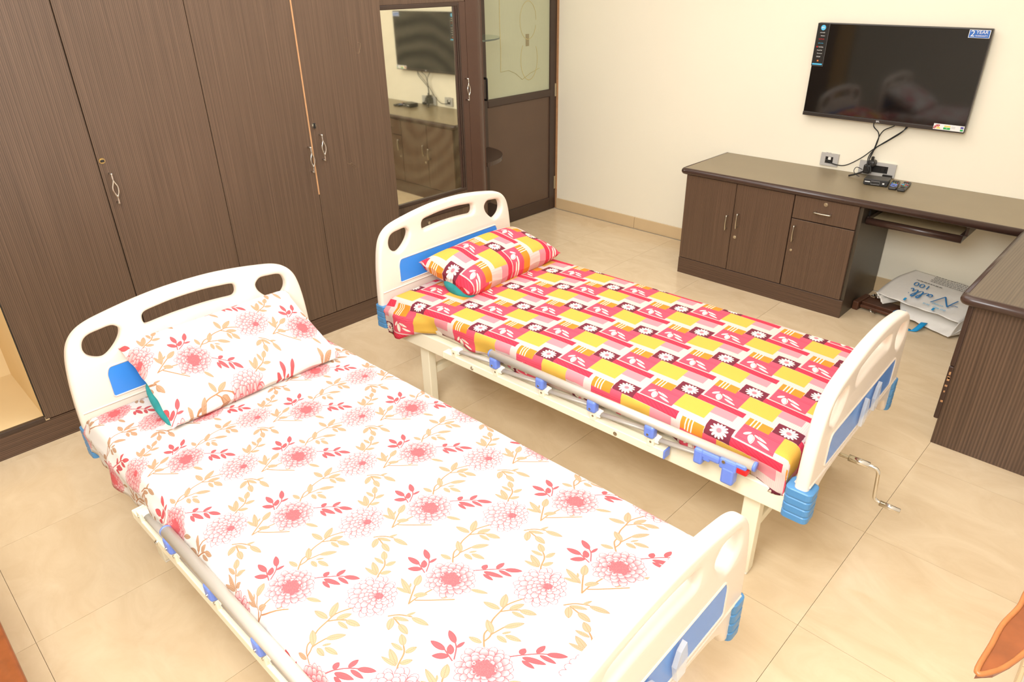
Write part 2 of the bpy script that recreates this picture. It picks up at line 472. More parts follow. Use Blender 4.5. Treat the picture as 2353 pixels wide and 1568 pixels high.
M_blue = mat('blue_panel_plastic', srgb(62, 140, 228), .22, noise=.04, nscale=5)
M_bump = mat('blue_bumper_plastic', srgb(80, 138, 188), .38, noise=.05, nscale=20)
M_clamp = mat('lilac_blue_plastic', srgb(112, 138, 222), .35, noise=.04, nscale=20)
M_red = mat('red_trigger_plastic', srgb(214, 36, 40), .35, noise=.05)
M_alu = mat('satin_aluminium', srgb(206, 198, 186), .40, .35, noise=.04, nscale=30)
M_arm = mat('grey_arm_metal', srgb(172, 163, 152), .42, .15, noise=.05, nscale=30)
M_tvblack = mat('tv_bezel_plastic', srgb(52, 46, 42), .3, noise=.06)
M_screen = mat('tv_screen_glass', srgb(16, 13, 12), .06, noise=.05, nscale=2, spec=.6)
M_blk = mat('black_plastic', srgb(30, 28, 26), .4, noise=.1)
M_blk2 = mat('black_cable_rubber', srgb(26, 25, 24), .5, noise=.1)
M_dkgrey = mat('charcoal_plastic', srgb(48, 45, 42), .4, noise=.08)
M_grey = mat('silver_grey_plastic', srgb(186, 182, 176), .35, noise=.03)
M_white = mat('white_plastic', srgb(240, 236, 226), .4, noise=.02)
M_ink_w = mat('white_ink', srgb(238, 236, 232), .6, noise=.02)
M_ink_r = mat('red_ink', srgb(190, 30, 34), .6, noise=.02)
M_ink_b = mat('blue_ink', srgb(38, 120, 180), .6, noise=.04)
M_ink_lb = mat('light_blue_ink', srgb(86, 190, 232), .6, noise=.02)
M_ink_g = mat('green_ink', srgb(48, 176, 84), .6, noise=.02)
M_ink_y = mat('yellow_ink', srgb(236, 214, 110), .6, noise=.02)
M_ink_o = mat('orange_ink', srgb(226, 130, 60), .6, noise=.02)
M_ink_gr = mat('grey_ink', srgb(120, 118, 116), .6, noise=.02)
M_ink_v = mat('violet_ink', srgb(86, 76, 160), .6, noise=.02)
M_dkblue = mat('dark_blue_ink', srgb(46, 104, 186), .5, noise=.02)
M_bag = mat('white_woven_plastic', srgb(232, 226, 216), .4, noise=.04, nscale=30, bump=.3, bscale=60)
M_strap = mat('blue_webbing', srgb(24, 150, 210), .6, noise=.08, nscale=60)
M_plank = mat('old_stained_wood', srgb(86, 50, 30), .5, noise=.45, nscale=22)
M_orange = mat('orange_lacquered_wood', srgb(132, 70, 32), .35, noise=.4, nscale=26, coat=.2)
M_orange2 = mat('light_orange_rim', srgb(170, 102, 50), .4, noise=.35, nscale=40)
M_teal = mat('teal_pillow_cloth', srgb(38, 140, 140), .8, noise=.45, nscale=22)
M_dirt = mat('dirt_smudge', srgb(148, 138, 104), .9, noise=.2)
M_glue = mat('yellow_glue_residue', srgb(190, 176, 118), .5, noise=.15)
M_scr = mat('pale_scratch', srgb(176, 150, 112), .7, noise=.2)

M_clear = mat('clear_plastic', srgb(240, 240, 240), .08)
M_clear.node_tree.nodes['Principled BSDF'].inputs['Alpha'].default_value = .38
M_clear.node_tree.nodes['Principled BSDF'].inputs['IOR'].default_value = 1.2
M_gshelf = mat('green_tinted_glass', srgb(196, 216, 200), .05)
M_gshelf.node_tree.nodes['Principled BSDF'].inputs['Transmission Weight'].default_value = .9
M_gshelf.node_tree.nodes['Principled BSDF'].inputs['IOR'].default_value = 1.3

def mirror_mat():
    m = bpy.data.materials.new('dusty_mirror'); m.use_nodes = True
    nt = m.node_tree; b = nt.nodes['Principled BSDF']
    b.inputs['Base Color'].default_value = srgb(232, 230, 212)
    b.inputs['Metallic'].default_value = 1.0; b.inputs['Roughness'].default_value = .03
    tc = nt.nodes.new('ShaderNodeTexCoord')
    mp = nt.nodes.new('ShaderNodeMapping'); mp.inputs['Location'].default_value = (0, .12, -1.12)
    nt.links.new(tc.outputs['Object'], mp.inputs[0])
    w = nt.nodes.new('ShaderNodeTexWave'); w.wave_type = 'RINGS'; w.rings_direction = 'X'
    w.inputs['Scale'].default_value = 3.2; w.inputs['Distortion'].default_value = 3.0; w.inputs['Detail'].default_value = 3
    w.inputs['Detail Scale'].default_value = 1.2
    nt.links.new(mp.outputs[0], w.inputs[0])
    n = nt.nodes.new('ShaderNodeTexNoise'); n.inputs['Scale'].default_value = 3.0; n.inputs['Detail'].default_value = 6
    nt.links.new(tc.outputs['Object'], n.inputs[0])
    f = math_node(nt, 'MULTIPLY', math_node(nt, 'MULTIPLY', w.outputs['Fac'], n.outputs['Fac']), .09)
    f = math_node(nt, 'ADD', f, .02)
    d = nt.nodes.new('ShaderNodeBsdfDiffuse'); d.inputs[0].default_value = srgb(214, 204, 160)
    mx = nt.nodes.new('ShaderNodeMixShader')
    nt.links.new(f, mx.inputs[0]); nt.links.new(b.outputs[0], mx.inputs[1]); nt.links.new(d.outputs[0], mx.inputs[2])
    nt.links.new(mx.outputs[0], nt.nodes['Material Output'].inputs[0])
    return m
M_mirror = mirror_mat()

def frost_mat():
    m = mat('frosted_film_glass', srgb(182, 184, 154), .22, noise=.05, nscale=3)
    nt = m.node_tree; b = nt.nodes['Principled BSDF']
    tc = nt.nodes.new('ShaderNodeTexCoord'); mp = nt.nodes.new('ShaderNodeMapping'); mp.inputs['Scale'].default_value = (1, 90, 12)
    n = nt.nodes.new('ShaderNodeTexNoise'); n.inputs['Scale'].default_value = 1.0
    nt.links.new(tc.outputs['Object'], mp.inputs[0]); nt.links.new(mp.outputs[0], n.inputs[0])
    bp = nt.nodes.new('ShaderNodeBump'); bp.inputs['Strength'].default_value = .3; bp.inputs['Distance'].default_value = .002
    nt.links.new(n.outputs[0], bp.inputs['Height']); nt.links.new(bp.outputs[0], b.inputs['Normal'])
    return m
M_frost = frost_mat()

def tile_mat():
    m = bpy.data.materials.new('beige_vitrified_tile'); m.use_nodes = True
    nt = m.node_tree; b = nt.nodes['Principled BSDF']
    g = nt.nodes.new('ShaderNodeNewGeometry')
    oi = nt.nodes.new('ShaderNodeObjectInfo')
    mp = nt.nodes.new('ShaderNodeMapping'); mp.inputs['Scale'].default_value = (2.2, 4.2, 1); mp.inputs['Rotation'].default_value = (0, 0, .5)
    ad = nt.nodes.new('ShaderNodeVectorMath'); ad.operation = 'ADD'
    cb = nt.nodes.new('ShaderNodeCombineXYZ'); nt.links.new(math_node(nt, 'MULTIPLY', oi.outputs['Random'], 40), cb.inputs[2])
    nt.links.new(g.outputs['Position'], ad.inputs[0]); nt.links.new(cb.outputs[0], ad.inputs[1])
    nt.links.new(ad.outputs[0], mp.inputs[0])
    n = nt.nodes.new('ShaderNodeTexNoise'); n.inputs['Scale'].default_value = 1.6; n.inputs['Detail'].default_value = 6; n.inputs['Roughness'].default_value = .62; n.inputs['Distortion'].default_value = 1.2
    nt.links.new(mp.outputs[0], n.inputs[0])
    r = nt.nodes.new('ShaderNodeValToRGB')
    r.color_ramp.elements[0].position = .3; r.color_ramp.elements[0].color = srgb(217, 191, 154)
    r.color_ramp.elements[1].position = .72; r.color_ramp.elements[1].color = srgb(230, 207, 172)
    nt.links.new(n.outputs[0], r.inputs[0]); nt.links.new(r.outputs[0], b.inputs['Base Color'])
    b.inputs['Roughness'].default_value = .16; b.inputs['Specular IOR Level'].default_value = .42
    return m
M_tile = tile_mat()
M_skirt = mat('beige_skirting_tile', srgb(216, 188, 146), .25, noise=.06, nscale=4)
M_grout = mat('dark_grout', srgb(150, 126, 94), .9, noise=.1)
M_floral = print_mat('floral_print_cotton', floral_image())
M_patch = print_mat('patchwork_print_cotton', patchwork_image())

# ------------------------------------------------------------------ setting
XL, XR, YB, YF, ZC = -1.95, 2.38, 0.0, -6.4, 2.95
def S(o): o['kind'] = 'structure'; return o
fl = S(boxo('floor', XL, XR, YF, YB, -.06, -.009, M_grout))
bm = bmesh.new(); box(bm, -.2993, .2993, -.2993, .2993, -.0085, 0)
tile_me = bpy.data.meshes.new('tile'); bm.to_mesh(tile_me); bm.free(); tile_me.materials.append(M_tile)
for i in range(-4, 4):
    for j in range(-1, 10):
        x0, x1 = .6 * i, .6 * i + .6
        y1 = -.6208 - .6 * j; y0 = y1 - .6
        x0c, x1c, y0c, y1c = max(x0, XL), min(x1, XR), max(y0, YF), min(y1, YB)
        if x1c - x0c < .02 or y1c - y0c < .02: continue
        if x1c - x0c > .599 and y1c - y0c > .599:
            o = bpy.data.objects.new('tile', tile_me); COL.objects.link(o); o.location = ((x0 + x1) / 2, (y0 + y1) / 2, 0); o.parent = fl
        else:
            boxo('tile', x0c + .0007, x1c - .0007, y0c + .0007, y1c - .0007, -.0085, 0, M_tile, fl)
S(boxo('wall_back', XL - .1, XR + .1, 0, .12, -.06, ZC + .05, M_wall))
S(boxo('wall_left', XL - .12, XL, YF, 0, -.06, ZC + .05, M_wall))
S(boxo('wall_right', XR, XR + .12, YF, 0, -.06, ZC + .05, M_wall_w))
S(boxo('wall_front', XL - .1, XR + .1, YF - .12, YF, -.06, ZC + .05, M_wall_w))
S(boxo('ceiling', XL - .1, XR + .1, YF - .1, .1, ZC, ZC + .1, M_ceil))
bb = S(empty('baseboard_back'))
for k, (a, b_) in enumerate(((-1.885, -1.006), (-1.003, -.40), (-.397, .2), (.203, .8), (.803, 1.4), (1.403, 2.0), (2.003, XR))):
    boxo('skirting_tile', a, b_, -.011, 0, 0, .10, M_skirt, bb, .002, 1)
bl_ = S(empty('baseboard_right'))
for k in range(7):
    boxo('skirting_tile', XR - .011, XR, -2.2 - .6 * k - .597, -2.2 - .6 * k, 0, .10, M_skirt, bl_, .002, 1)

# door to the next room
dr = S(empty('door_1', (-1.904, 0, 0)))
boxo('stile', -.04, 0, -.085, -.004, .005, 2.06, M_frame2, dr, .004)
boxo('stile', -.04, 0, -.915, -.835, .005, 2.06, M_frame2, dr, .004)
boxo('rail', -.04, 0, -.835, -.085, .005, .115, M_frame2, dr, .004)
boxo('rail', -.038, .004, -.835, -.060, 1.006, 1.068, M_frame2, dr, .012, 3)
boxo('rail', -.04, 0, -.835, -.085, 1.98, 2.06, M_frame2, dr, .004)
boxo('lower_panel', -.032, -.012, -.837, -.083, .113, 1.008, M_doorpanel, dr)
pane = boxo('glass_pane', -.028, -.014, -.837, -.083, 1.066, 1.982, M_frost, dr)
def glue(pts, r=.0022, cl=False): tube('glue_mark', [(-.0125, y, z) for y, z in pts], r, M_glue, pane, 5, closed=cl, flat=.35)
glue([(-.335 + .10 * math.cos(a), 1.33 + .16 * math.sin(a)) for a in np.linspace(2.4, 6.9, 26)], .0026)
glue([(-.345 + .095 * math.cos(a), 1.62 + .14 * math.sin(a)) for a in np.linspace(0, 6.0, 26)], .0022)
glue([(-.665, 1.78), (-.668, 1.6), (-.662, 1.42), (-.668, 1.26)], .003)
glue([(-.668, 1.26), (-.58, 1.265), (-.50, 1.235), (-.42, 1.18)], .003)
glue([(-.42, 1.18), (-.32, 1.22), (-.21, 1.25)], .003)
boxo('dirt_patch', -.0135, -.0125, -.375, -.335, 1.43, 1.52, M_dirt, pane)
hd = tube('door_handle', fillet([(-.005, -.868, 1.075), (.032, -.868, 1.075), (.032, -.868, 1.235), (-.005, -.868, 1.235)], .01), .008, M_blk, dr, 8)
for z0, z1 in ((1.002, 1.11), (.187, .305), (1.80, 1.91)):
    boxo('hinge', -.002, .008, -.028, .0, z0, z1, M_hinge, dr, .002, 1)
bm = bmesh.new()
box(bm, -1.93, -1.885, -.003, -.0005, 0, 2.1)
tr = S(obj('trim_1', bm, M_rawply))
S(boxo('trim_2', -1.95, -1.90, -.985, -.92, 0, 2.12, M_frame2, None, .004))

# ------------------------------------------------------------------ wardrobe
WX = -1.238
wd = tag(empty('wardrobe', (WX, -3.6, 0)), 'tall dark brown ribbed wardrobe with one open cream bay at left', 'wardrobe')
def W(y): return y + 3.6
ys = [-4.985, -4.425, -3.89, -3.355, -2.817, -2.275]
TOPZ = 2.45
bm = bmesh.new()
box(bm, -.66, -.02, W(-4.405), W(-2.29), .12, TOPZ)
obj('carcass', bm, M_darkside, wd)
boxo('side_panel', -.66, -.021, W(-2.293), W(-2.275), 0, TOPZ, M_wood_v, wd)
boxo('side_panel', -.66, 0, W(-5.02), W(-4.985), 0, TOPZ, M_wood_v, wd)
boxo('plinth', -.66, -.004, W(-5.02), W(-2.293), 0, .118, M_wood_h, wd)
# open bay
boxo('bay_floor', -.64, -.004, W(-4.985), W(-4.407), .118, .136, M_cream_in, wd)
boxo('bay_side', -.64, -.004, W(-4.424), W(-4.405), .136, TOPZ, M_cream_in, wd)
boxo('bay_side', -.64, -.004, W(-4.985), W(-4.968), .136, TOPZ, M_cream_in, wd)
boxo('bay_back', -.66, -.60, W(-4.968), W(-4.424), .136, TOPZ, M_cream_in, wd)
boxo('bay_sill', -.02, .004, W(-4.985), W(-4.425), .118, .140, M_frame2, wd, .003)
boxo('bay_edge_strip', -.004, .002, W(-4.4265), W(-4.4235), .14, TOPZ, M_black, wd)
boxo('header', -.64, -.004, W(-4.968), W(-4.424), TOPZ - .3, TOPZ, M_wood_v, wd)

def bow_handle(parent, y, z0, z1, lean=0.0, m=None):
    """twisted loop pull, two feet; sits on the x = 0 face of its parent space"""
    bm = bmesh.new(); L = z1 - z0; d = .030
    sweep(bm, [(0, y, z1 - .004), (d, y, z1 - .004)], .0045, 8)
    sweep(bm, [(0, y, z0 + .004), (d, y, z0 + .004)], .0045, 8)
    for s in (-1, 1):
        P = [(d, y, z1), (d, y, z1 - L * .22), (d + .002, y + s * .011, z1 - L * .45), (d + .002, y + s * .009, z1 - L * .62), (d, y, z1 - L * .8), (d, y, z0)]
        sweep(bm, smooth_pts(P, 5), .0034, 8)
    return obj('handle', bm, m or M_chrome, parent, True)
def key_lock(parent, y, z, m):
    bm = bmesh.new()
    sweep(bm, [(0, y, z), (.004, y, z)], .013, 16); sweep(bm, [(.004, y, z), (.007, y, z)], .0085, 16)
    o = obj('lock', bm, m, parent, False)
    return o
dws = []
for k in range(4):
    y0, y1 = ys[k + 1], ys[k + 2]
    gap = (.0024, .0014, .0014, .0016)[k]
    dws.append(boxo('wardrobe_door', -.02, 0, W(y0) + gap, W(y1) - gap, .124, TOPZ, M_wood_v, wd, .0015, 1))
bow_handle(dws[1], W(-3.856), 1.045, 1.185)
key_lock(dws[1], W(-3.871), 1.24, M_brass)
bow_handle(dws[2], W(-2.845), .992, 1.133)
bow_handle(dws[3], W(-2.765), 1.044, 1.188)
key_lock(dws[3], W(-2.790), 1.236, M_steel)
boxo('key_bow', .007, .010, W(-2.796), W(-2.784), 1.222, 1.250, M_blk, dws[3], .001, 1)
boxo('key_bow', .007, .010, W(-3.879), W(-3.863), 1.235, 1.245, M_blk, dws[1], .001, 1)
boxo('exposed_ply_edge', -.012, .0015, W(-2.8235), W(-2.8155), .86, TOPZ, M_rawply, dws[3])
boxo('joint_shadow_gap', -.021, -.018, W(-2.822), W(-2.812), .124, .86, M_black, wd)
def scratch(parent, pts, x=.0006, r=.0011): tube('scratch', [(x, W(y), z) for y, z in pts], r, M_scr, parent, 4, flat=.3)
scratch(dws[3], [(-2.448, 1.63), (-2.43, 1.625), (-2.436, 1.60), (-2.446, 1.575), (-2.462, 1.578)])
scratch(dws[3], [(-2.61, 1.0), (-2.585, .985), (-2.56, .955)]); scratch(dws[3], [(-2.59, 1.0), (-2.54, .96)]); scratch(dws[3], [(-2.60, .99), (-2.578, .995)])
scratch(dws[3], [(-2.52, 1.66), (-2.50, 1.63), (-2.475, 1.605)], r=.0007)

# ------------------------------------------------------------------ mirror cabinet with shelves
mc = tag(empty('mirror_cabinet', (-1.40, -1.8, 0)), 'dark brown dressing cabinet with a tall dusty mirror door beside the wardrobe', 'cabinet')
def Q(y): return y + 1.8
boxo('body', -.50, -.022, Q(-2.272), Q(-1.33), .02, 2.3, M_frame, mc)
mdoor = boxo('mirror_door', -.02, 0, Q(-2.272), Q(-1.497), 1.80, 2.28, M_wood_v, mc, .002)
boxo('door_stile', -.02, 0, Q(-1.545), Q(-1.492), .525, 1.80, M_frame, mdoor, .002)
boxo('door_stile', -.02, 0, Q(-2.272), Q(-2.225), .525, 1.80, M_frame, mdoor, .002)
boxo('door_rail', -.02, 0, Q(-2.225), Q(-1.545), .525, .605, M_wood_v, mdoor, .002)
boxo('mirror_glass', -.018, -.008, Q(-2.24), Q(-1.545), .600, 1.80, M_mirror, mdoor)
for k in range(3):
    y = -1.586 + .014 * k
    boxo('mirror_moulding', -.012, .002 + .003 * k, Q(y - .006), Q(y + .006), .60, 1.79, M_frame2 if k != 0 else M_nosing, mdoor, .003, 2)
boxo('mirror_moulding', -.012, .006, Q(-2.24), Q(-1.55), .590, .612, M_frame2, mdoor, .004, 2)
boxo('mirror_moulding', -.012, .006, Q(-2.24), Q(-1.55), 1.775, 1.80, M_frame2, mdoor, .004, 2)
bow_handle(mdoor, Q(-1.517), 1.198, 1.341)
# rounded corner post
bm = bmesh.new()
prof = [(-.02, -1.492), (0.0, -1.49)] + [(.004 - .075 * (1 - math.cos(a)) , -1.40 + .08 * math.sin(a)) for a in np.linspace(0, math.pi / 2, 9)] + [(-.50, -1.32), (-.50, -1.33), (-.02, -1.33)]
lo = [bm.verts.new((x, Q(y), .02)) for x, y in prof]; hi = [bm.verts.new((x, Q(y), 2.3)) for x, y in prof]
for i in range(len(prof)):
    j = (i + 1) % len(prof); bm.faces.new((lo[i], lo[j], hi[j], hi[i]))
bm.faces.new(hi); bm.faces.new(lo[::-1])
obj('corner_post', bm, M_frame, mc)
# lower drawer unit with ledge
boxo('drawer_ledge', -.02, .06, Q(-2.272), Q(-1.5), .492, .522, M_nosing, mc, .01, 3)
dw = boxo('drawer', -.02, .045, Q(-2.268), Q(-1.50), .26, .488, M_wood_v, mc, .002)
sweep_bm = bmesh.new(); sweep(sweep_bm, [(.045, Q(-1.955), .455), (.052, Q(-1.955), .455)], .011, 14)
obj('lock', sweep_bm, M_steel, dw)
dw2 = boxo('drawer', -.02, .045, Q(-2.268), Q(-1.50), .03, .255, M_wood_v, mc, .002)
def qshelf(name, z, th, m, cx, cy, R):
    bm = bmesh.new(); P = [(cx, cy)] + [(cx + R * math.cos(a), cy + R * math.sin(a)) for a in np.linspace(0, math.pi / 2, 20)]
    lo = [bm.verts.new((x + 1.40, Q(y), z)) for x, y in P]; hi = [bm.verts.new((x + 1.40, Q(y), z + th)) for x, y in P]
    for i in range(len(P)):
        j = (i + 1) % len(P); bm.faces.new((lo[i], lo[j], hi[j], hi[i]))
    bm.faces.new(hi); bm.faces.new(lo[::-1])
    return obj(name, bm, m, mc)
qshelf('wooden_shelf', .705, .03, M_frame2, -1.80, -1.32, .38)
qshelf('glass_shelf', 1.548, .010, M_gshelf, -1.80, -1.32, .38)
qshelf('wooden_shelf', .25, .03, M_frame2, -1.80, -1.32, .38)
bm = bmesh.new()
gx, gy = 10, 6
vv = [[bm.verts.new((-1.372 + .07 * i / gx, -2.255 + .20 * j / gy, .526 + .018 * math.sin(i * 1.1 + j * .9) ** 2 + .02 * (1 - j / gy))) for j in range(gy + 1)] for i in range(gx + 1)]
for i in range(gx):
    for j in range(gy): bm.faces.new((vv[i][j], vv[i + 1][j], vv[i + 1][j + 1], vv[i][j + 1]))
bmesh.ops.solidify(bm, geom=bm.faces[:], thickness=.006)
tag(obj('folded_cloth', bm, mat('pale_green_cloth', srgb(190, 204, 188), .8, noise=.35, nscale=40), None, True), 'pale green folded cloth on the ledge below the mirror', 'cloth')

# ------------------------------------------------------------------ desk run along the back wall
cb = tag(empty('desk_cabinet', (0, 0, 0)), 'dark brown low cabinet with three doors and a drawer under the worktop', 'cabinet')
boxo('body', -.180, .955, -.580, -.013, .10, .712, M_darkside, cb)
boxo('plinth', -.198, .9755, -.6005, -.583, 0, .116, M_desk_h, cb, .0015, 1)
boxo('side_panel', .955, .975, -.5825, -.013, .0, .714, M_darkside, cb)
boxo('side_panel', -.197, -.180, -.5825, -.013, .0, .714, M_desk_v, cb)
def cdoor(name, x0, x1, z0, z1): return boxo(name, x0 + .002, x1 - .002, -.602, -.582, z0, z1, M_desk_v, cb, .0015, 1)
d1 = cdoor('door', -.197, .178, .120, .714); d2 = cdoor('door', .178, .567, .120, .714)
d3 = cdoor('door', .569, .957, .120, .566); d4 = cdoor('drawer', .569, .957, .572, .714)
def bar_handle(parent, x0, z0, x1, z1):
    bm = bmesh.new(); v = Vector((x1 - x0, 0, z1 - z0)); L = v.length; u = v / L
    side = Vector((u.z, 0, -u.x)) * .0055
    for k in range(9):
        pass
    pts = []
    for k in range(11):
        t = k / 10; out = -.602 - .022 - .006 * math.sin(math.pi * t)
        pts.append(Vector((x0, out, z0)) + v * t)
    sweep(bm, pts, .0075, 8, flat=.6)
    for t in (.08, .92):
        p = Vector((x0, 0, z0)) + v * t
        sweep(bm, [(p.x, -.602, p.z), (p.x, -.626, p.z)], .004, 8)
    return obj('handle', bm, M_steel, parent, True)
bar_handle(d1, .145, .398, .145, .501); bar_handle(d2, .220, .423, .220, .527)
bar_handle(d3, .604, .425, .604, .531); bar_handle(d4, .705, .636, .811, .636)
def front_lock(parent, x, z, r=.011):
    bm = bmesh.new(); sweep(bm, [(x, -.602, z), (x, -.606, z)], r, 16); sweep(bm, [(x, -.606, z), (x, -.608, z)], r * .55, 12)
    obj('lock', bm, M_steel, parent)
front_lock(d2, .212, .360); front_lock(d3, .602, .365, .008); front_lock(d4, .763, .691, .012)
boxo('joint_shadow_gap', .5645, .5695, -.5835, -.5815, .12, .714, M_black, cb)

wt = tag(empty('worktop', (0, 0, 0)), 'long dark brown L-shaped desk worktop with rounded wooden edge', 'worktop')
boxo('top_slab', -.225, XR - .002, -.595, -.003, .716, .757, M_top, wt, .002, 1)
boxo('top_slab', 1.772, XR - .002, -1.675, -.597, .716, .7575, M_ret_top, wt, .002, 1)
def nosing(pts, name='edge_nosing'):
    bm = bmesh.new(); sweep(bm, pts, .0215, 14); return obj(name, bm, M_nosing, wt, True)
nosing([(-.225, -.003, .7365), (-.225, -.585, .7365)])
nosing(fillet([(-.225, -.575, .7365), (-.222, -.597, .7365), (-.205, -.600, .7365), (1.772, -.600, .7365)], .012))
nosing([(1.770, -.600, .7365), (1.770, -1.651, .7365)])
nosing(fillet([(1.770, -1.65, .7365), (1.772, -1.676, .7365), (1.79, -1.680, .7365), (XR - .003, -1.680, .7365)], .014))

kt = tag(empty('keyboard_tray', (0, 0, 0)), 'pull-out keyboard tray under the worktop with a cream board', 'tray')
boxo('tray_board', .985, 1.470, -.50, -.10, .604, .616, M_cream_in, kt)
bm = bmesh.new(); sweep(bm, [(.983, -.515, .617), (1.488, -.515, .617)], .0215, 14)
obj('front_edge', bm, M_nosing, kt, True)
boxo('tray_side', 1.470, 1.488, -.515, -.10, .597, .640, M_nosing, kt, .004)
boxo('tray_side', .978, .992, -.515, -.10, .597, .640, M_nosing, kt, .004)
boxo('runner', 1.488, 1.502, -.48, -.08, .628, .716, M_nosing, kt)
boxo('runner', .9755, .985, -.48, -.08, .640, .716, M_blk, kt)

rc = tag(empty('desk_return', (0, 0, 0)), 'dark brown ribbed end panel cabinet of the desk return at right', 'cabinet')
boxo('front_panel', 1.797, XR - .002, -1.616, -1.598, 0, .715, M_ret_v, rc, .001, 1)
boxo('body', 1.800, XR - .004, -1.598, -.64, 0, .715, M_darkside, rc)
boxo('edge_strip', 1.779, 1.800, -1.622, -1.60, .13, .40, M_nosing, rc, .006, 3)
boxo('edge_strip', 1.779, 1.800, -1.622, -1.60, .402, .715, M_nosing, rc, .006, 3)
for z in (.36, .34, .30, .27, .22, .33):
    boxo('chipped_spot', 1.785 + .006 * random.random(), 1.793 + .005 * random.random(), -1.6235, -1.6215, z, z + .008 + .01 * random.random(), M_rawply, rc)

# ------------------------------------------------------------------ television
tv = tag(empty('television', (.784, -.0, 1.3675)), 'black flat television with stickers hung on the cream wall', 'television')
tv.rotation_euler = (0, math.radians(.35), 0)
TW, TH = .956, .556
boxo('housing', -TW / 2, TW / 2, -.062, -.028, -TH / 2, TH / 2, M_tvblack, tv, .006, 2)
boxo('back_bulge', -.34, .34, -.028, -.002, -.22, .15, M_blk, tv, .01, 2)
boxo('screen', -TW / 2 + .006, TW / 2 - .006, -.0635, -.061, -TH / 2 + .026, TH / 2 - .006, M_screen, tv)
boxo('bottom_bar', -TW / 2 + .001, TW / 2 - .001, -.066, -.060, -TH / 2, -TH / 2 + .022, M_tvblack, tv, .002)
FX = lambda x, z: frame((x, -.0645, z), (1, 0, 0), (0, 0, 1))
text_obj('maker_name', 'BPL', .014, frame((0, -.0665, -TH / 2 + .011), (1, 0, 0), (0, 0, 1)), M_ink_w, tv)
# info strip
st = boxo('info_sticker', -.478, -.404, -.0645, -.0634, .026, .276, M_blk, tv)
for a in ((-.478, -.4768, .026, .276), (-.4052, -.404, .026, .276), (-.478, -.404, .026, .0272), (-.478, -.404, .2748, .276)):
    boxo('sticker_border', a[0], a[1], -.0649, -.0640, a[2], a[3], M_ink_gr, st)
bm = bmesh.new(); sweep(bm, [(-.441, -.0643, .250), (-.441, -.0651, .250)], .0155, 24); obj('round_logo', bm, M_ink_lb, st)
def stx(s, z, size, m, x=-.441, sx=1.0): return text_obj('lettering', s, size, frame((x, -.0652, z), (1, 0, 0), (0, 0, 1)), m, st, .0002, sx=sx)
stx('BPL', .250, .013, M_ink_w); stx('androidtv', .222, .0085, M_ink_w, sx=.95); stx('Assistant', .2035, .008, M_ink_w, -.436, .9)
stx('NETFLIX', .1835, .0105, M_ink_r, sx=.9); stx('prime video', .161, .0075, M_ink_lb, sx=.9); stx('YouTube', .1385, .009, M_ink_w, -.436, .9)
boxo('youtube_badge', -.464, -.455, -.0652, -.0645, .135, .142, M_ink_r, st)
stx('Google Play', .1195, .0075, M_ink_w, sx=.9); stx('Chromecast', .101, .0072, M_ink_w, -.438, .9); stx('DOLBY', .0815, .009, M_ink_w, sx=.9)
boxo('orange_mark', -.446, -.436, -.0652, -.0645, .053, .062, M_ink_o, st)
boxo('blue_bar', -.473, -.410, -.0652, -.0645, .033, .0415, M_ink_lb, st)
# warranty sticker
ws = boxo('warranty_sticker', .366, .470, -.0648, -.0634, .2285, .270, M_ink_w, tv, .0005, 1)
boxo('blue_field', .369, .467, -.0651, -.0645, .2305, .268, M_dkblue, ws)
text_obj('lettering', '2', .044, frame((.385, -.0654, .2495), (1, 0, 0), (0, 0, 1)), M_ink_w, ws, .0003)
text_obj('lettering', 'YEAR', .0235, frame((.430, -.0654, .2575), (1, 0, 0), (0, 0, 1)), M_ink_w, ws, .0003, sx=1.05)
text_obj('lettering', 'WARRANTY', .0115, frame((.430, -.0654, .2395), (1, 0, 0), (0, 0, 1)), M_ink_w, ws, .0003, sx=.95)
# energy label
en = boxo('energy_label', .313, .474, -.0665, -.0634, -.2700, -.2375, M_ink_w, tv)
def arc(name, r0, r1, a0, a1, m, cx=.338, cz=-.2655):
    bm = bmesh.new(); n = 14
    A = [(math.cos(t), math.sin(t)) for t in np.linspace(a0, a1, n)]
    I = [bm.verts.new((cx + r0 * c, -.0668, cz + r0 * s)) for c, s in A]; O = [bm.verts.new((cx + r1 * c, -.0668, cz + r1 * s)) for c, s in A]
    for k in range(n - 1): bm.faces.new((I[k], O[k], O[k + 1], I[k + 1]))
    return obj(name, bm, m, en)
arc('red_star_arc', .013, .024, math.radians(70), math.radians(180), M_ink_r)
arc('yellow_half_disc', .0, .0115, math.radians(0), math.radians(180), M_ink_y, .340)
for t in (95, 128, 160):
    c_, s_ = math.cos(math.radians(t)), math.sin(math.radians(t))
    boxo('star', .338 + .0185 * c_ - .0022, .338 + .0185 * c_ + .0022, -.0672, -.0668, -.2655 + .0185 * s_ - .002, -.2655 + .0185 * s_ + .002, M_ink_w, en)
boxo('green_field', .367, .403, -.0668, -.0664, -.2660, -.2545, M_ink_g, en)
boxo('yellow_field', .370, .402, -.0668, -.0664, -.2525, -.2440, M_ink_y, en)
text_obj('lettering', '2*', .009, frame((.385, -.0671, -.260), (1, 0, 0), (0, 0, 1)), M_ink_w, en, .0002)
for k in range(4): boxo('small_print', .408, .428, -.0668, -.0664, -.2465 - .0035 * k, -.2452 - .0035 * k, M_grey, en)
boxo('violet_mark', .455, .470, -.0668, -.0664, -.2525, -.2420, M_ink_v, en)
boxo('green_mark', .455, .470, -.0668, -.0664, -.2660, -.2560, M_ink_g, en)

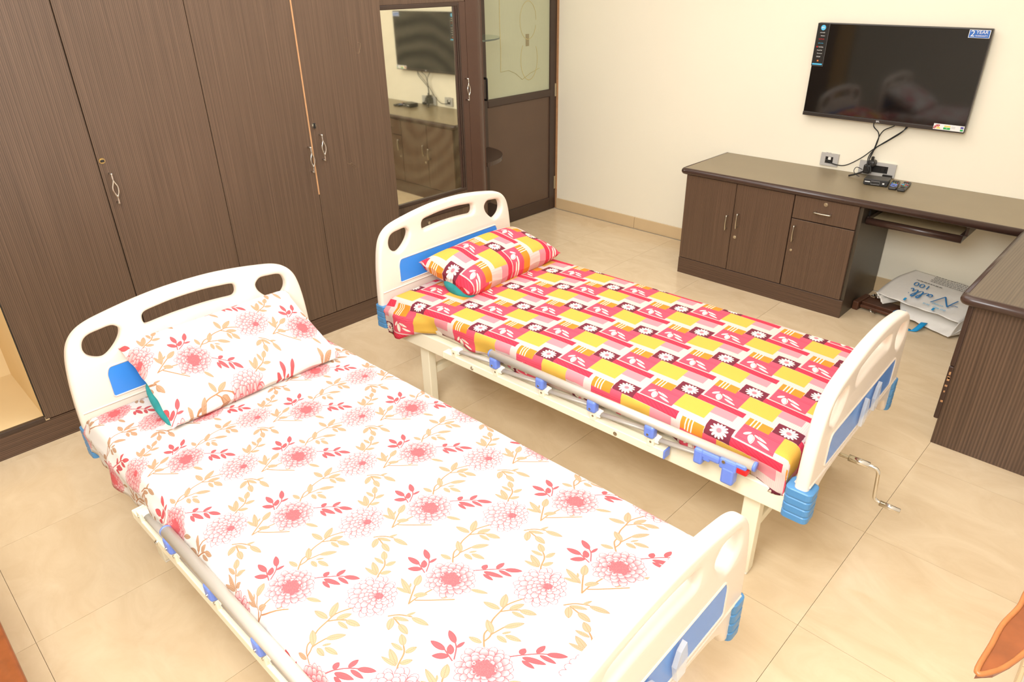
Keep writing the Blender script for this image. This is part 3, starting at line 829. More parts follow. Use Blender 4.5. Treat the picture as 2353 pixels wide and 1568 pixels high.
# tube light high on the back wall (above the picture; it shows in the mirror and on the floor)
M_lamp = bpy.data.materials.new('lit_tube'); M_lamp.use_nodes = True
_b = M_lamp.node_tree.nodes['Principled BSDF']; _b.inputs['Base Color'].default_value = (1, 1, 1, 1)
_b.inputs['Emission Color'].default_value = (1, .99, .95, 1); _b.inputs['Emission Strength'].default_value = 14
tl = tag(empty('tube_light', (0, 0, 0)), 'slim white tube light fixed high on the wall above the television', 'lamp')
boxo('batten', .40, 1.62, -.035, -.001, 2.435, 2.475, M_white, tl, .003)
tube('tube', [(.42, -.052, 2.452), (1.60, -.052, 2.452)], .013, M_lamp, tl, 14)
for x in (.405, 1.60): boxo('tube_holder', x, x + .02, -.068, -.034, 2.436, 2.470, M_white, tl, .003)

# cables from the television
def cable(label, pts, r=.0032):
    o = tube('cable', smooth_pts(pts, 7), r, M_blk2, None, 8)
    return tag(o, label, 'cable', 'television cables')
cable('black cable hanging from the centre of the television, leftmost at top', [(.752, -.014, 1.12), (.757, -.045, 1.07), (.79, -.04, 1.035), (.80, -.038, 1.00), (.792, -.04, .94), (.772, -.05, .89), (.775, -.07, .855), (.785, -.075, .80)])
cable('black cable curling under the television beside the leftmost cable', [(.895, -.014, 1.12), (.875, -.045, 1.083), (.825, -.042, 1.052), (.803, -.042, 1.01), (.79, -.046, .93), (.778, -.055, .87), (.80, -.075, .83), (.815, -.09, .79)])
cable('long black cable swooping left into the small wall socket', [(.955, -.014, 1.12), (.945, -.04, 1.075), (.87, -.03, 1.005), (.79, -.028, .935), (.72, -.028, .862), (.63, -.028, .800), (.55, -.022, .796), (.497, -.012, .815), (.488, -.004, .825)])
cable('black cable dropping diagonally to the plug cluster', [(.942, -.014, 1.12), (.935, -.05, 1.06), (.86, -.045, .99), (.80, -.04, .94), (.785, -.045, .90), (.78, -.07, .84), (.80, -.08, .80)])

# sockets
so = tag(empty('small_wall_socket', (0, 0, 0)), 'small grey wall socket plate with a square hole left of the set-top box', 'socket')
bm = bmesh.new()
for a in ((.458, .489, .776, .858), (.540, .574, .776, .858), (.489, .540, .836, .858), (.489, .540, .776, .792)): box(bm, a[0], a[1], -.014, -.0005, a[2], a[3])
obj('plate', bm, M_grey, so)
boxo('recess', .487, .542, -.006, -.0008, .790, .838, M_blk, so)
boxo('switch', .505, .524, -.012, -.005, .814, .834, M_white, so, .002, 1)
for x in (.485, .505): boxo('knob', x, x + .012, -.011, -.002, .858, .861, M_grey, so)
so = tag(empty('wide_wall_socket', (0, 0, 0)), 'wide grey wall socket plate behind the plug cluster', 'socket')
bm = bmesh.new()
for a in ((.713, .770, .762, .845), (.890, .935, .762, .845), (.770, .890, .826, .845), (.770, .890, .762, .780)): box(bm, a[0], a[1], -.016, -.0005, a[2], a[3])
obj('plate', bm, M_grey, so)
boxo('recess', .768, .892, -.006, -.0008, .778, .828, M_blk, so)
boxo('switch', .845, .872, -.012, -.005, .792, .815, M_blk, so, .002, 1)
boxo('lower_module', .868, .925, -.03, -.003, .758, .778, M_blk, so, .002, 1)
pl = tag(empty('plug_adaptor', (0, 0, 0)), 'black plug adaptor cluster pushed into the wide wall socket', 'plug')
boxo('adaptor_body', .758, .800, -.075, -.007, .778, .835, M_blk, pl, .008, 2)
boxo('round_plug', .775, .818, -.065, -.007, .822, .862, M_dkgrey, pl, .014, 3)
boxo('prong', .786, .802, -.05, -.03, .858, .884, M_blk, pl, .004, 1)
tube('loose_strap', smooth_pts([(.765, -.07, .79), (.735, -.10, .775), (.705, -.125, .765), (.70, -.13, .7635)], 5), .006, M_blk, pl, 8)
tube('wire_loop', smooth_pts([(.755, -.07, .80), (.725, -.09, .815), (.715, -.10, .795), (.73, -.11, .775), (.76, -.115, .765)], 6), .0022, M_blk2, pl, 6)

# set-top box
sb = tag(empty('set_top_box', (.897, -.205, .7575)), 'black set-top box on the worktop beside two remotes', 'box')
sb.rotation_euler = (0, 0, math.radians(9))
boxo('case', -.068, .068, -.052, .052, .004, .040, M_dkgrey, sb, .004, 2)
boxo('foot', -.06, -.05, -.045, -.035, 0, .004, M_blk, sb); boxo('foot', .05, .06, -.045, -.035, 0, .004, M_blk, sb)
boxo('front_face', -.067, .067, -.0535, -.0515, .007, .037, M_blk, sb)
boxo('display_window', -.022, .022, -.055, -.053, .011, .028, M_blk, sb, .0008, 1)
tube('display_frame', [(-.024, -.0545, .010), (.024, -.0545, .010), (.024, -.0545, .029), (-.024, -.0545, .029)], .0009, M_grey, sb, 6, closed=True)
boxo('maker_mark', -.060, -.030, -.0545, -.0535, .021, .0255, M_ink_w, sb)
boxo('hd_mark', .040, .051, -.0545, -.0535, .016, .024, M_ink_w, sb)

def remote(label, x, y, rz, L, w, cols):
    o = tag(empty('remote_control', (x, y, .7575), rz), label, 'remote', 'remotes beside the set-top box')
    boxo('case', -w / 2, w / 2, -L / 2, L / 2, 0, .017, M_dkgrey, o, .007, 3)
    bm_by = {}
    for (u, v, a, b_, m) in cols:
        boxo('button', u - a, u + a, v - b_, v + b_, .0165, .0195, m, o, .0008, 1)
    return o
B = []
for r_ in range(4):
    for c_ in range(3): B.append((-.012 + .012 * c_, .072 - .013 * r_, .004, .003, M_blk))
B += [(-.014 + .0095 * k, .012, .0032, .003, mm_) for k, mm_ in enumerate((M_ink_lb, M_ink_y, M_ink_g, M_ink_r))]
B += [(0, -.012, .011, .003, M_clamp), (0, -.032, .011, .003, M_clamp), (-.014, -.022, .0035, .008, M_clamp), (.014, -.022, .0035, .008, M_clamp), (-.013, -.055, .006, .004, M_clamp), (.013, -.055, .006, .004, M_clamp), (0, -.072, .008, .003, M_clamp)]
remote('short black remote with blue buttons beside the set-top box', .996, -.190, math.radians(11), .185, .046, B)
B = [(0, .085, .004, .004, M_ink_r)]
for r_ in range(4):
    for c_ in range(3): B.append((-.011 + .011 * c_, .070 - .013 * r_, .0038, .003, M_grey if r_ == 3 else M_blk))
B += [(-.010, .006, .009, .0045, M_ink_lb), (.010, .004, .009, .0045, M_ink_r), (-.012, -.016, .004, .003, M_ink_r), (-.004, -.018, .003, .003, M_ink_g), (.005, -.018, .003, .003, M_ink_y), (.013, -.016, .003, .003, M_ink_lb), (0, -.045, .011, .010, M_blk), (0, -.070, .009, .003, M_blk)]
remote('longer grey remote with coloured buttons at the far right of the set-top box', 1.052, -.187, math.radians(7), .205, .044, B)

# ------------------------------------------------------------------ things under the desk
pk = tag(empty('hook_rail', (0, 0, 0)), 'old dark wooden hook rail lying on the floor beside the white bag', 'hook rail')
ax = Matrix.Translation((1.033, -.30, 0)) @ Matrix.Rotation(math.radians(-6), 4, 'Z')
bm = bmesh.new(); box(bm, -.02, .20, -.055, .055, .030, .048, .003, 1, ax); obj('board', bm, M_plank, pk)
bm = bmesh.new(); box(bm, -.005, .21, -.085, -.060, .018, .036, .003, 1, ax); obj('batten', bm, M_plank, pk)
bm = bmesh.new(); box(bm, -.045, -.008, -.11, .06, 0, .058, .006, 2, ax); obj('end_block', bm, M_plank, pk)
bm = bmesh.new(); box(bm, .17, .205, -.09, .06, 0, .029, .004, 1, ax); obj('end_block', bm, M_plank, pk)
def hook(x, y, z, s):
    P = [(x, y, z), (x + .01, y + s * .02, z), (x + .02, y + s * .05, z + .005), (x + .005, y + s * .066, z + .018), (x - .01, y + s * .055, z + .022), (x - .004, y + s * .043, z + .020)]
    tube('hook', [ax @ p for p in smooth_pts(P, 5)], .0032, M_chrome, pk, 8)
hook(.09, -.085, .022, -1); hook(.12, .05, .046, 1)
hk = tag(tube('metal_hook_bunch', [Vector((1.05 + .022 * math.cos(t * 2.1) + .05 * t / 12, -.245 + .02 * math.sin(t * 1.7), .058 + .007 * math.sin(t * 3.3))) for t in np.linspace(0, 12, 60)], .0042, M_chrome, None, 7), 'tangle of shiny chrome hooks lying on the dark hook rail', 'hooks')

bg = tag(empty('shopping_bag', (0, 0, 0)), 'white woven plastic bag with blue lettering collapsed under the desk', 'bag')
def panel(name, edge_l, edge_r, nu=26, nv=18, wr=.006, seed=0, th=.0025):
    """ruled wrinkled sheet between two polylines"""
    r2 = np.random.RandomState(seed); ph = r2.rand(8) * 6.28
    L = smooth_pts(edge_l, 8); Rr = smooth_pts(edge_r, 8); n = len(L)
    V = []; F = []
    for j in range(n):
        for i in range(nu + 1):
            t = i / nu; p = L[j].lerp(Rr[j], t); s = j / (n - 1)
            w = wr * math.sin(math.pi * min(1, max(0, t))) ** .5 * (math.sin(7 * t + 5 * s + ph[0]) * .5 + math.sin(17 * t - 9 * s + ph[1]) * .3 + math.sin(4 * t * s * 6 + ph[2]) * .4)
            V.append((p.x, p.y, p.z + w))
    for j in range(n - 1):
        for i in range(nu):
            a = j * (nu + 1) + i; F.append((a, a + 1, a + nu + 2, a + nu + 1))
    o = pyobj(name, V, F, M_bag, bg, True)
    md = o.modifiers.new('thickness', 'SOLIDIFY'); md.thickness = th
    return o
panel('top_panel', [(1.20, -.035, .215), (1.135, -.14, .185), (1.10, -.24, .15), (1.085, -.345, .125)], [(1.67, -.035, .17), (1.642, -.15, .150), (1.608, -.28, .127), (1.575, -.405, .095)], seed=3, wr=.007)
panel('bottom_panel', [(1.26, -.04, .05), (1.245, -.15, .105), (1.215, -.255, .100), (1.235, -.315, .050), (1.265, -.345, .018)], [(1.67, -.04, .05), (1.665, -.16, .10), (1.635, -.29, .085), (1.595, -.385, .045), (1.553, -.458, .014)], seed=5, wr=.004)
panel('side_gusset', [(1.20, -.035, .215), (1.135, -.14, .185), (1.10, -.24, .15), (1.085, -.345, .125)], [(1.255, -.04, .014), (1.25, -.16, .02), (1.22, -.24, .07), (1.150, -.40, .085)], seed=6, wr=.012, nu=12)
panel('side_gusset', [(1.67, -.035, .17), (1.642, -.15, .150), (1.608, -.28, .127), (1.575, -.405, .095)], [(1.67, -.04, .012), (1.665, -.16, .012), (1.63, -.30, .014), (1.555, -.455, .018)], seed=8, wr=.006, nu=10)
panel('back_panel', [(1.20, -.035, .215), (1.195, -.033, .14), (1.19, -.036, .07), (1.26, -.04, .012)], [(1.67, -.035, .17), (1.67, -.034, .11), (1.67, -.036, .05), (1.67, -.04, .012)], seed=9, wr=.0, nu=10)
bm = bmesh.new(); box(bm, 1.30, 1.60, -.24, -.07, .004, .070, .02, 3)
obj('bag_contents', bm, M_bag, bg, True)
# lettering frame on the top panel (upside down: text up points to the lip)
PT = lambda s, t: Vector((1.20, -.035, .218)).lerp(Vector((1.085, -.345, .132)), s).lerp(Vector((1.67, -.035, .174)).lerp(Vector((1.575, -.405, .102)), s), t)
def on_bag(s, t): 
    o_ = PT(s, t); ux = PT(s, t - .05) - PT(s, t + .05); uy = PT(s + .05, t) - PT(s - .05, t)
    f = frame(o_, ux, uy); f.translation = o_ + f.col[2].to_3d() * .014
    return f
text_obj('lettering', '100', .058, on_bag(.45, .30), M_ink_b, bg, .0004, sx=1.15)
f_ = on_bag(.67, .53)
def stroke_txt(P, r=.0034): tube('lettering', [f_ @ Vector((x * .86, y * .95, 0)) for x, y in [(p.x, p.y) for p in smooth_pts([(a, b_, 0) for a, b_ in P], 5)]], r, M_ink_b, bg, 6, flat=.3)
stroke_txt([(-.175, .010), (-.150, .012), (-.132, .022)], .003)
stroke_txt([(-.150, -.048), (-.132, .000), (-.120, .044)], .0040)
stroke_txt([(-.120, .044), (-.096, .006), (-.066, -.048)], .0046)
stroke_txt([(-.066, -.048), (-.044, -.006), (-.014, .052)], .0040)
stroke_txt([(.030, .000), (.014, .006), (.006, -.008), (.014, -.022), (.032, -.012), (.038, .004), (.034, -.016), (.046, -.024), (.058, -.01)], .0036)
stroke_txt([(.050, -.020), (.078, .02), (.088, .05), (.078, .058), (.070, .03), (.072, -.018), (.086, -.022), (.098, -.004)], .0042)
stroke_txt([(.090, -.016), (.114, .02), (.124, .05), (.114, .058), (.106, .03), (.108, -.018), (.120, -.022), (.130, -.008)], .0042)
stroke_txt([(.134, .008), (.136, -.012), (.144, -.024), (.156, -.014)], .0036)
stroke_txt([(.146, .036), (.150, .034)], .0036)
text_obj('lettering', 'ISO 9001 : 2015', .020, on_bag(.90, .66), M_ink_lb, bg, .0002)
text_obj('lettering', 'Certified', .018, on_bag(.81, .66), M_ink_lb, bg, .0002)
def fine_print(s_, t_, length, h):
    f3 = on_bag(s_, t_); bm = bmesh.new(); x = -length / 2
    while x < length / 2:
        w = .006 + .014 * random.random(); box(bm, x, min(x + w, length / 2), -h / 2, h / 2, -.0003, .0004, 0, 1, f3); x += w + .004
    return obj('fine_print', bm, M_ink_gr, bg)
for k in range(5): fine_print(.06 + .045 * k, .54, .24, .0045)
fine_print(.33, .33, .15, .006)
for t in (.34, .68):
    f2 = on_bag(.965, t); bm = bmesh.new(); box(bm, -.006, .006, -.012, .014, -.001, .0012, 0, 1, f2); obj('strap_tab', bm, M_strap, bg)
def strap(P): 
    V = []; F = []; Q_ = smooth_pts(P, 6)
    for i, p in enumerate(Q_):
        V += [(p.x - .016, p.y - .006, p.z), (p.x + .016, p.y + .006, p.z)]
    for i in range(len(Q_) - 1): F.append((2 * i, 2 * i + 1, 2 * i + 3, 2 * i + 2))
    o = pyobj('carry_strap', V, F, M_strap, bg, True); md = o.modifiers.new('thickness', 'SOLIDIFY'); md.thickness = .002
strap([(1.27, -.30, .03), (1.25, -.35, .055), (1.235, -.40, .05), (1.26, -.43, .012), (1.31, -.42, .004)])
strap([(1.40, -.37, .025), (1.40, -.41, .035), (1.39, -.46, .02), (1.37, -.49, .004), (1.33, -.47, .003)])

# ------------------------------------------------------------------ beds
def half_outline(n):
    return n
HALF = [(0, .948), (.10, .945), (.20, .935), (.29, .921), (.36, .906), (.405, .884), (.436, .848), (.453, .80), (.464, .735), (.471, .66), (.475, .58), (.476, .50)]
HOLE = [(.263, .845), (.272, .862), (.290, .872), (.325, .870), (.366, .864), (.388, .848), (.397, .818), (.388, .788), (.362, .767), (.334, .762), (.300, .784), (.272, .816)]
SLOT = [(-.184, .856), (-.180, .874), (-.165, .885), (-.12, .891), (-.05, .897), (.05, .897), (.12, .891), (.165, .885), (.180, .874), (.184, .856), (.180, .838), (.165, .829), (.12, .832), (.05, .836), (-.05, .836), (-.12, .832), (-.165, .829), (-.180, .838)]

def board(root, name, u, sv, dv, dz, low):
    tr_ = lambda v, z: (v * sv + dv, z + dz)
    half = [(p.x, p.y) for p in smooth_pts([(a, b_, 0) for a, b_ in HALF], 5)]
    if name == 'headboard': bot = [(.472, .478), (.463, .462), (.447, .453), (.42, .45), (.30, .45), (0, .45)]
    else: bot = [(.472, .478), (.464, .464), (.448, .454), (.43, .452), (.405, .455), (.388, .468), (.376, .49), (.362, .513), (.335, .531), (.29, .543), (.20, .551), (0, .553)]
    half = half + bot
    outl = [tr_(v, z) for v, z in half] + [tr_(-v, z) for v, z in half[-2:0:-1]]
    hol = [(p.x, p.y) for p in smooth_pts([(a, b_, 0) for a, b_ in HOLE], 4, True)]
    slt = [(p.x, p.y) for p in smooth_pts([(a, b_, 0) for a, b_ in SLOT], 4, True)]
    # bevel widens shapes: shrink solid outline, widen holes
    def inset(L, d):
        n = len(L); out = []
        for i in range(n):
            a, b_, c_ = L[i - 1], L[i], L[(i + 1) % n]
            t = Vector((c_[0] - a[0], c_[1] - a[1])); 
            if t.length < 1e-9: out.append(b_); continue
            t.normalize(); nn = Vector((t.y, -t.x)); out.append((b_[0] + nn.x * d, b_[1] + nn.y * d))
        return out
    area2 = lambda L: sum(L[i - 1][0] * L[i][1] - L[i][0] * L[i - 1][1] for i in range(len(L)))
    BV = .015
    def ins(L, d): return inset(L, -d if area2(L) > 0 else d)   # shrink by d
    loops = [ins(outl, BV), ins([tr_(v, z) for v, z in hol], -BV * .92), ins([tr_(-v, z) for v, z in hol], -BV * .92), ins([tr_(v, z) for v, z in slt], -BV * .92)]
    mt = Matrix(((0, 0, 1, u), (1, 0, 0, 0), (0, 1, 0, 0), (0, 0, 0, 1)))
    bd = curve_plate(name, loops, .007, BV, M_plastic, root, mt, 4)
    # recessed coloured panel on both faces, with a thin rim
    for sx, x in ((1, u + .0225), (-1, u - .0225)):
        P = [tr_(v, z) for v, z in ((-.345, .606), (.345, .606), (.352, .612), (.352, .70), (.340, .727), (-.340, .727), (-.352, .70), (-.352, .612))]
        P = [(p.x, p.y) for p in fillet([(a, b_, 0) for a, b_ in P + P[:1]], .012, 3)][:-1]
        bm = bmesh.new()
        lo = [bm.verts.new((x - sx * .004, v, z)) for v, z in P]; hi = [bm.verts.new((x + sx * .0006, v, z)) for v, z in P]
        for i in range(len(P)):
            j = (i + 1) % len(P); bm.faces.new((lo[i], lo[j], hi[j], hi[i]))
        bm.faces.new(hi); bm.faces.new(lo)
        obj('blue_panel', bm, M_blue, bd)
        tube('panel_rim', [(x, v, z) for v, z in P], .0035, M_plastic, bd, 6, closed=True)
        a, b_ = tr_(-.474, .585), tr_(.474, .585)
        tube('ridge', [(x - sx * .001, a[0] + .012, a[1]), (x - sx * .001, b_[0] - .012, b_[1])], .004, M_plastic, bd, 6)
    # soft bar welt under the handhold, as on the moulding
    return bd

def bumper(root, u0, u1, v0, v1, z0, z1):
    bm = bmesh.new()
    s = 1 if v1 > 0 else -1
    cx, cy = (u0 + u1) / 2, (v0 + v1) / 2; hx, hy = (u1 - u0) / 2, (v1 - v0) / 2; r = .018
    def ring(z, d, skew=0):
        out = []
        for qx, qy, a0 in ((1, 1, 0), (-1, 1, 90), (-1, -1, 180), (1, -1, 270)):
            for k in range(5):
                a = math.radians(a0 + 22.5 * k)
                out.append(bm.verts.new((cx + qx * (hx - r - d) + r * math.cos(a), cy + qy * (hy - r - d) + r * math.sin(a), z)))
        return out
    lv = []
    n = 4; H = (z1 - z0) / n
    lv.append((z0, .006)); 
    for k in range(n):
        zb = z0 + H * k
        lv += [(zb + .004, .0), (zb + H - .006, .0), (zb + H - .003, .0022)] if k < n - 1 else [(zb + .004, .0), (z1 - .003, .0), (z1, .003)]
    rings = [ring(z, d) for z, d in lv]
    for A, B_ in zip(rings[:-1], rings[1:]):
        m = len(A)
        for k in range(m): bm.faces.new((A[k], A[(k + 1) % m], B_[(k + 1) % m], B_[k]))
    bm.faces.new(rings[0][::-1]); bm.faces.new(rings[-1])
    return obj('corner_bumper', bm, M_bump, root)

def make_bed(label, loc, th):
    root = tag(empty('hospital_bed', (loc[0], loc[1], 0), th), label, 'bed')
    SV, DV, DZ = .945, -.032, -.066
    board(root, 'headboard', 0, 1, 0, 0, .47)
    fb = board(root, 'footboard', 2.087, SV, DV, DZ, .462)
    for s in (-1, 1):
        a, b_ = sorted((s * .428, s * .482)); bumper(root, -.034, .040, a, b_, .40, .520)
        if s < 0: bumper(root, 2.042, 2.128, -.492, -.415, .386, .506)
        else: bumper(root, 2.052, 2.119, .355, .4185, .388, .520)
    # clear document holder on the outside of the footboard
    hx = 2.087 + .026
    for v in (-.07, .045):
        bm = bmesh.new()
        P = [(0, 0), (.035, 0), (.048, .055), (.034, .095), (.012, .11), (0, .06)]
        lo = [bm.verts.new((hx + .002, v + (x if v < 0 else .05 - x), .545 + z)) for x, z in P]; hi = [bm.verts.new((hx + .014, v + (x if v < 0 else .05 - x), .545 + z)) for x, z in P]
        for i in range(len(P)):
            j = (i + 1) % len(P); bm.faces.new((lo[i], lo[j], hi[j], hi[i]))
        bm.faces.new(hi); bm.faces.new(lo[::-1])
        obj('clear_card_holder', bm, M_clear, fb)
    # frame
    for s in (-1, 1):
        a, b_ = sorted((s * .425, s * .462)); boxo('side_rail', .02, 2.06, a, b_, .372, .452, M_metal, root, .004)
    boxo('cross_rail', .02, .06, -.43, .43, .372, .432, M_metal, root, .003)
    boxo('cross_rail', 2.02, 2.06, -.43, .43, .372, .432, M_metal, root, .003)
    boxo('deck', .06, 2.03, -.425, .425, .436, .452, M_metal, root, .003)
    for u0 in (.213, 1.897):
        for s in (-1, 1):
            a, b_ = sorted((s * .376, s * .421)); leg = boxo('leg', u0, u0 + .06, a, b_, .012, .374, M_metal, root, .004)
            boxo('foot_cap', u0 + .003, u0 + .057, a + .002, b_ - .002, 0, .013, M_white, leg, .002, 1)
        boxo('stretcher', u0 + .012, u0 + .048, -.376, .376, .185, .222, M_metal, root, .003)
    boxo('crank_bracket', 1.96, 2.02, -.03, .03, .352, .41, M_metal, root, .003)
    # collapsible guard rail on the side facing the room
    rb = boxo('guard_base', .489, 1.622, -.511, -.472, .412, .447, M_metal, root, .003)
    boxo('end_cap', 1.622, 1.628, -.5115, -.4715, .4115, .4475, M_clamp, rb, .002, 1)
    boxo('end_cap', .483, .489, -.511, -.472, .412, .447, M_metal, rb, .002, 1)
    for u0 in (.67, 1.42):
        bm = bmesh.new(); sweep(bm, [(u0, -.5105, .430), (u0, -.5145, .430)], .0085, 12); sweep(bm, [(u0, -.5145, .430), (u0, -.518, .430)], .005, 6); obj('bolt', bm, M_chrome, rb)
    gr = tube('guard_rail', [(.780, -.503, .538), (1.942, -.503, .538)], .0165, M_alu, root, 20)
    for u0, u1 in ((.775, .781), (1.941, 1.949)): tube('end_cap', [(u0, -.503, .538), (u1, -.503, .538)], .0172, M_clamp, gr, 20)
    for i in range(5):
        u0 = .555 + .253 * i
        br = boxo('pivot_bracket', u0 - .014, u0 + .014, -.512, -.4725, .440, .480, M_metal, root, .003)
        bm = bmesh.new(); sweep(bm, [(u0 + .002, -.512, .464), (u0 + .002, -.5145, .464)], .0042, 10); obj('pivot_pin', bm, M_steel, br)
        u1 = .799 + .253 * i
        e = (u1, -.500, .500) if i < 4 else (u1 + .03, -.500, .505)
        bm = bmesh.new(); sweep(bm, [(u0 + .012, -.492, .468), (u0 + .07, -.495, .477), e], .0125, 12, flat=.65)
        obj('rail_arm', bm, M_arm, root, True)
        boxo('arm_socket', u0 + .010, u0 + .030, -.506, -.478, .459, .483, M_white, br, .003, 1)
        if i < 4:
            cl = boxo('clamp', u1 - .018, u1 + .024, -.522, -.488, .478, .530, M_clamp, root, .010, 3)
            bm = bmesh.new(); sweep(bm, [(u1 + .002, -.522, .496), (u1 + .002, -.5245, .496)], .0045, 10); obj('pivot_pin', bm, M_steel, cl)
    # latch
    bm = bmesh.new(); box(bm, 1.742, 1.835, -.526, -.486, .500, .528, .008, 2); box(bm, 1.742, 1.775, -.530, -.492, .470, .530, .008, 2); box(bm, 1.775, 1.800, -.526, -.500, .492, .512, .004, 1)
    obj('latch', bm, M_clamp, root)
    bm = bmesh.new(); box(bm, 1.833, 1.895, -.528, -.486, .492, .534, .008, 2); box(bm, 1.845, 1.890, -.530, -.490, .440, .505, .008, 2); box(bm, 1.885, 1.925, -.524, -.490, .518, .536, .004, 1)
    lh = obj('latch_handle', bm, M_clamp, root)
    bm = bmesh.new(); box(bm, 1.888, 1.930, -.522, -.493, .496, .521, .006, 2)
    obj('release_trigger', bm, M_red, lh)
    bm = bmesh.new(); sweep(bm, [(1.852, -.532, .528), (1.852, -.5345, .528)], .006, 12); obj('pivot_pin', bm, M_steel, lh)
    # crank
    zc = .364
    bm = bmesh.new(); sweep(bm, fillet([(2.00, 0, zc - .004), (2.205, 0, zc - .004), (2.215, 0, zc - .138), (2.305, 0, zc - .142)], .022, 6), .0068, 12)
    ck = obj('crank_handle', bm, M_chrome, root, True)
    tube('crank_sleeve', [(2.10, 0, zc - .003), (2.172, 0, zc - .004)], .0125, M_chrome, ck, 16)
    tube('crank_grip', [(2.236, 0, zc - .1405), (2.305, 0, zc - .142)], .0105, M_chrome, ck, 16)
    return root

BED1 = ((-.322, -3.960), .020)
BED2 = ((-.399, -2.595), .039)
bed1 = make_bed('cream and blue hospital bed under the pale floral sheet', *BED1)
bed2 = make_bed('cream and blue hospital bed under the red and yellow patchwork sheet', *BED2)

def drape(name, mtl, uvmap, L=(.055, 2.035), hw=.452, top=.578, hem=None, seed=0, crown=.006, bumps=(), parent=None, endfall=.07, flare=None):
    """flat cloth coordinates bent over the mattress edges; hem(p, side) = hanging length past the edge roll"""
    r = .032; q0 = hw - r; quarter = r * math.pi / 2
    r2 = np.random.RandomState(seed); ph = r2.rand(12) * 6.28
    def bend(d):
        if d <= 0: return 0., 0.
        if d < quarter: a = d / r; return r * math.sin(a), r * (1 - math.cos(a))
        return r, r + (d - quarter)
    nu, nv = 150, 72
    V, UV = [], []
    p0, p1 = L[0] + r, L[1] - r
    for i in range(nu + 1):
        p = (p0 - quarter - endfall) + (p1 - p0 + 2 * quarter + 2 * endfall) * i / nu
        fallp = max(p0 - p, p - p1, 0)
        bx, bz = bend(fallp)
        u = p if fallp <= 0 else (p0 - bx if p < p0 else p1 + bx)
        hl, hr = hem(u, -1), hem(u, 1)
        tot0, tot1 = -(q0 + quarter + hl), q0 + quarter + hr
        for j in range(nv + 1):
            # cluster columns on the rolls
            t = j / nv
            q = tot0 + (tot1 - tot0) * t
            fallq = max(-q0 - q, q - q0, 0)
            by, bz2 = bend(fallq)
            v = q if fallq <= 0 else math.copysign(q0 + by, q)
            drop = max(bz, bz2)
            z = top - drop
            e = max(0., 1 - (abs(v) / hw) ** 4) * max(0., 1 - (abs(2 * (u - L[0]) / (L[1] - L[0]) - 1)) ** 8)
            z += crown * e
            z += .0022 * e * (math.sin(9 * u + 3 * v + ph[0]) + .7 * math.sin(-5 * u + 11 * v + ph[1]) + .6 * math.sin(23 * u + 7 * v + ph[2]) * math.sin(6 * v + ph[3]))
            hang = max(0., drop - r)
            if hang > 0 and fallq > 0:
                s = math.copysign(1, q)
                v += s * hang * (.10 * math.sin(17 * u + ph[4]) + .06 * math.sin(41 * u + ph[5])) + s * .004 * (hang > .01)
                v -= s * min(.012, hang * .25)
                if flare: v += s * flare(u, s) * min(1, hang / .03)
            for (bu, bv, br, bh) in bumps:
                dd = math.hypot(u - bu, v - bv) / br
                if dd < 1: z += bh * (1 - dd * dd) ** 2
            V.append((u, v, z)); UV.append(uvmap(p, q))
    F = [(i * (nv + 1) + j, (i + 1) * (nv + 1) + j, (i + 1) * (nv + 1) + j + 1, i * (nv + 1) + j + 1) for i in range(nu) for j in range(nv)]
    me = bpy.data.meshes.new(name); me.from_pydata(V, [], F); me.update()
    ul = me.uv_layers.new(name='UVMap')
    idx = np.zeros(len(me.loops), np.int32); me.loops.foreach_get('vertex_index', idx)
    ul.data.foreach_set('uv', np.array(UV, np.float32)[idx].ravel())
    o = link_mesh(name, me, mtl, parent, True)
    md = o.modifiers.new('thickness', 'SOLIDIFY'); md.thickness = .0025; md.offset = -1
    return o

FLi = np.linalg.inv(np.array([FL_A1, FL_A2]).T)
CF = [[-0.439, 2.0699, 2.2135, -0.2853, -0.0407, -0.1262], [0.0231, 2.3992, -2.6519, 0.1014, 0.0448, -0.0034]]
CP = [[-3.701, 2.6815, -0.0848, -0.018, 0.0505, -0.113], [0.5986, -0.3559, 3.448, 0.1842, 0.0137, -0.0349]]
def poly2(C, p, q): return tuple(c[0] + c[1] * p + c[2] * q + c[3] * p * p + c[4] * p * q + c[5] * q * q for c in C)
def uv_floral(p, q): return poly2(CF, p, q)
def uv_patch(p, q): return poly2(CP, p, q)

def mattress(root, label, name):
    o = tag(empty('mattress', root.location, root.rotation_euler[2]), label, 'mattress')
    bm = bmesh.new(); box(bm, .062, 2.028, -.444, .444, .4525, .570, .03, 4)
    obj('foam_core', bm, mat('foam_cover_' + name, srgb(226, 214, 196), .9, noise=.05, nscale=30), o, True)
    return o
m1 = mattress(bed1, 'mattress wrapped in a white sheet printed with pink dahlias', 'pale')
m2 = mattress(bed2, 'mattress wrapped in a red and yellow patchwork daisy sheet', 'warm')
def hem1(u, s):
    return .066 + .012 * math.sin(5 * u + s) + (.042 + .010 * math.sin(19 * u) + .008 * math.sin(8.3 * u) if s < 0 else 0)
def hem2(u, s):
    if s > 0: return .04 + .01 * math.sin(6 * u)
    h = .076 + .012 * math.sin(7 * u + 1) + .008 * math.sin(23 * u)
    if u < .30: h += .060 * min(1, (.30 - u) / .12)
    if u > 1.88: h += .02 * min(1, (u - 1.88) / .1)
    return h
drape('bedsheet', M_floral, uv_floral, L=(.036, 2.035), hw=.470, hem=hem1, seed=2, parent=m1, flare=lambda u, s: .022 if s < 0 else 0)
drape('bedsheet', M_patch, uv_patch, hw=.460, hem=hem2, seed=4, parent=m2, endfall=.075, flare=lambda u, s: .045 * min(1, max(0, (.36 - u) / .14)) if s < 0 else 0)

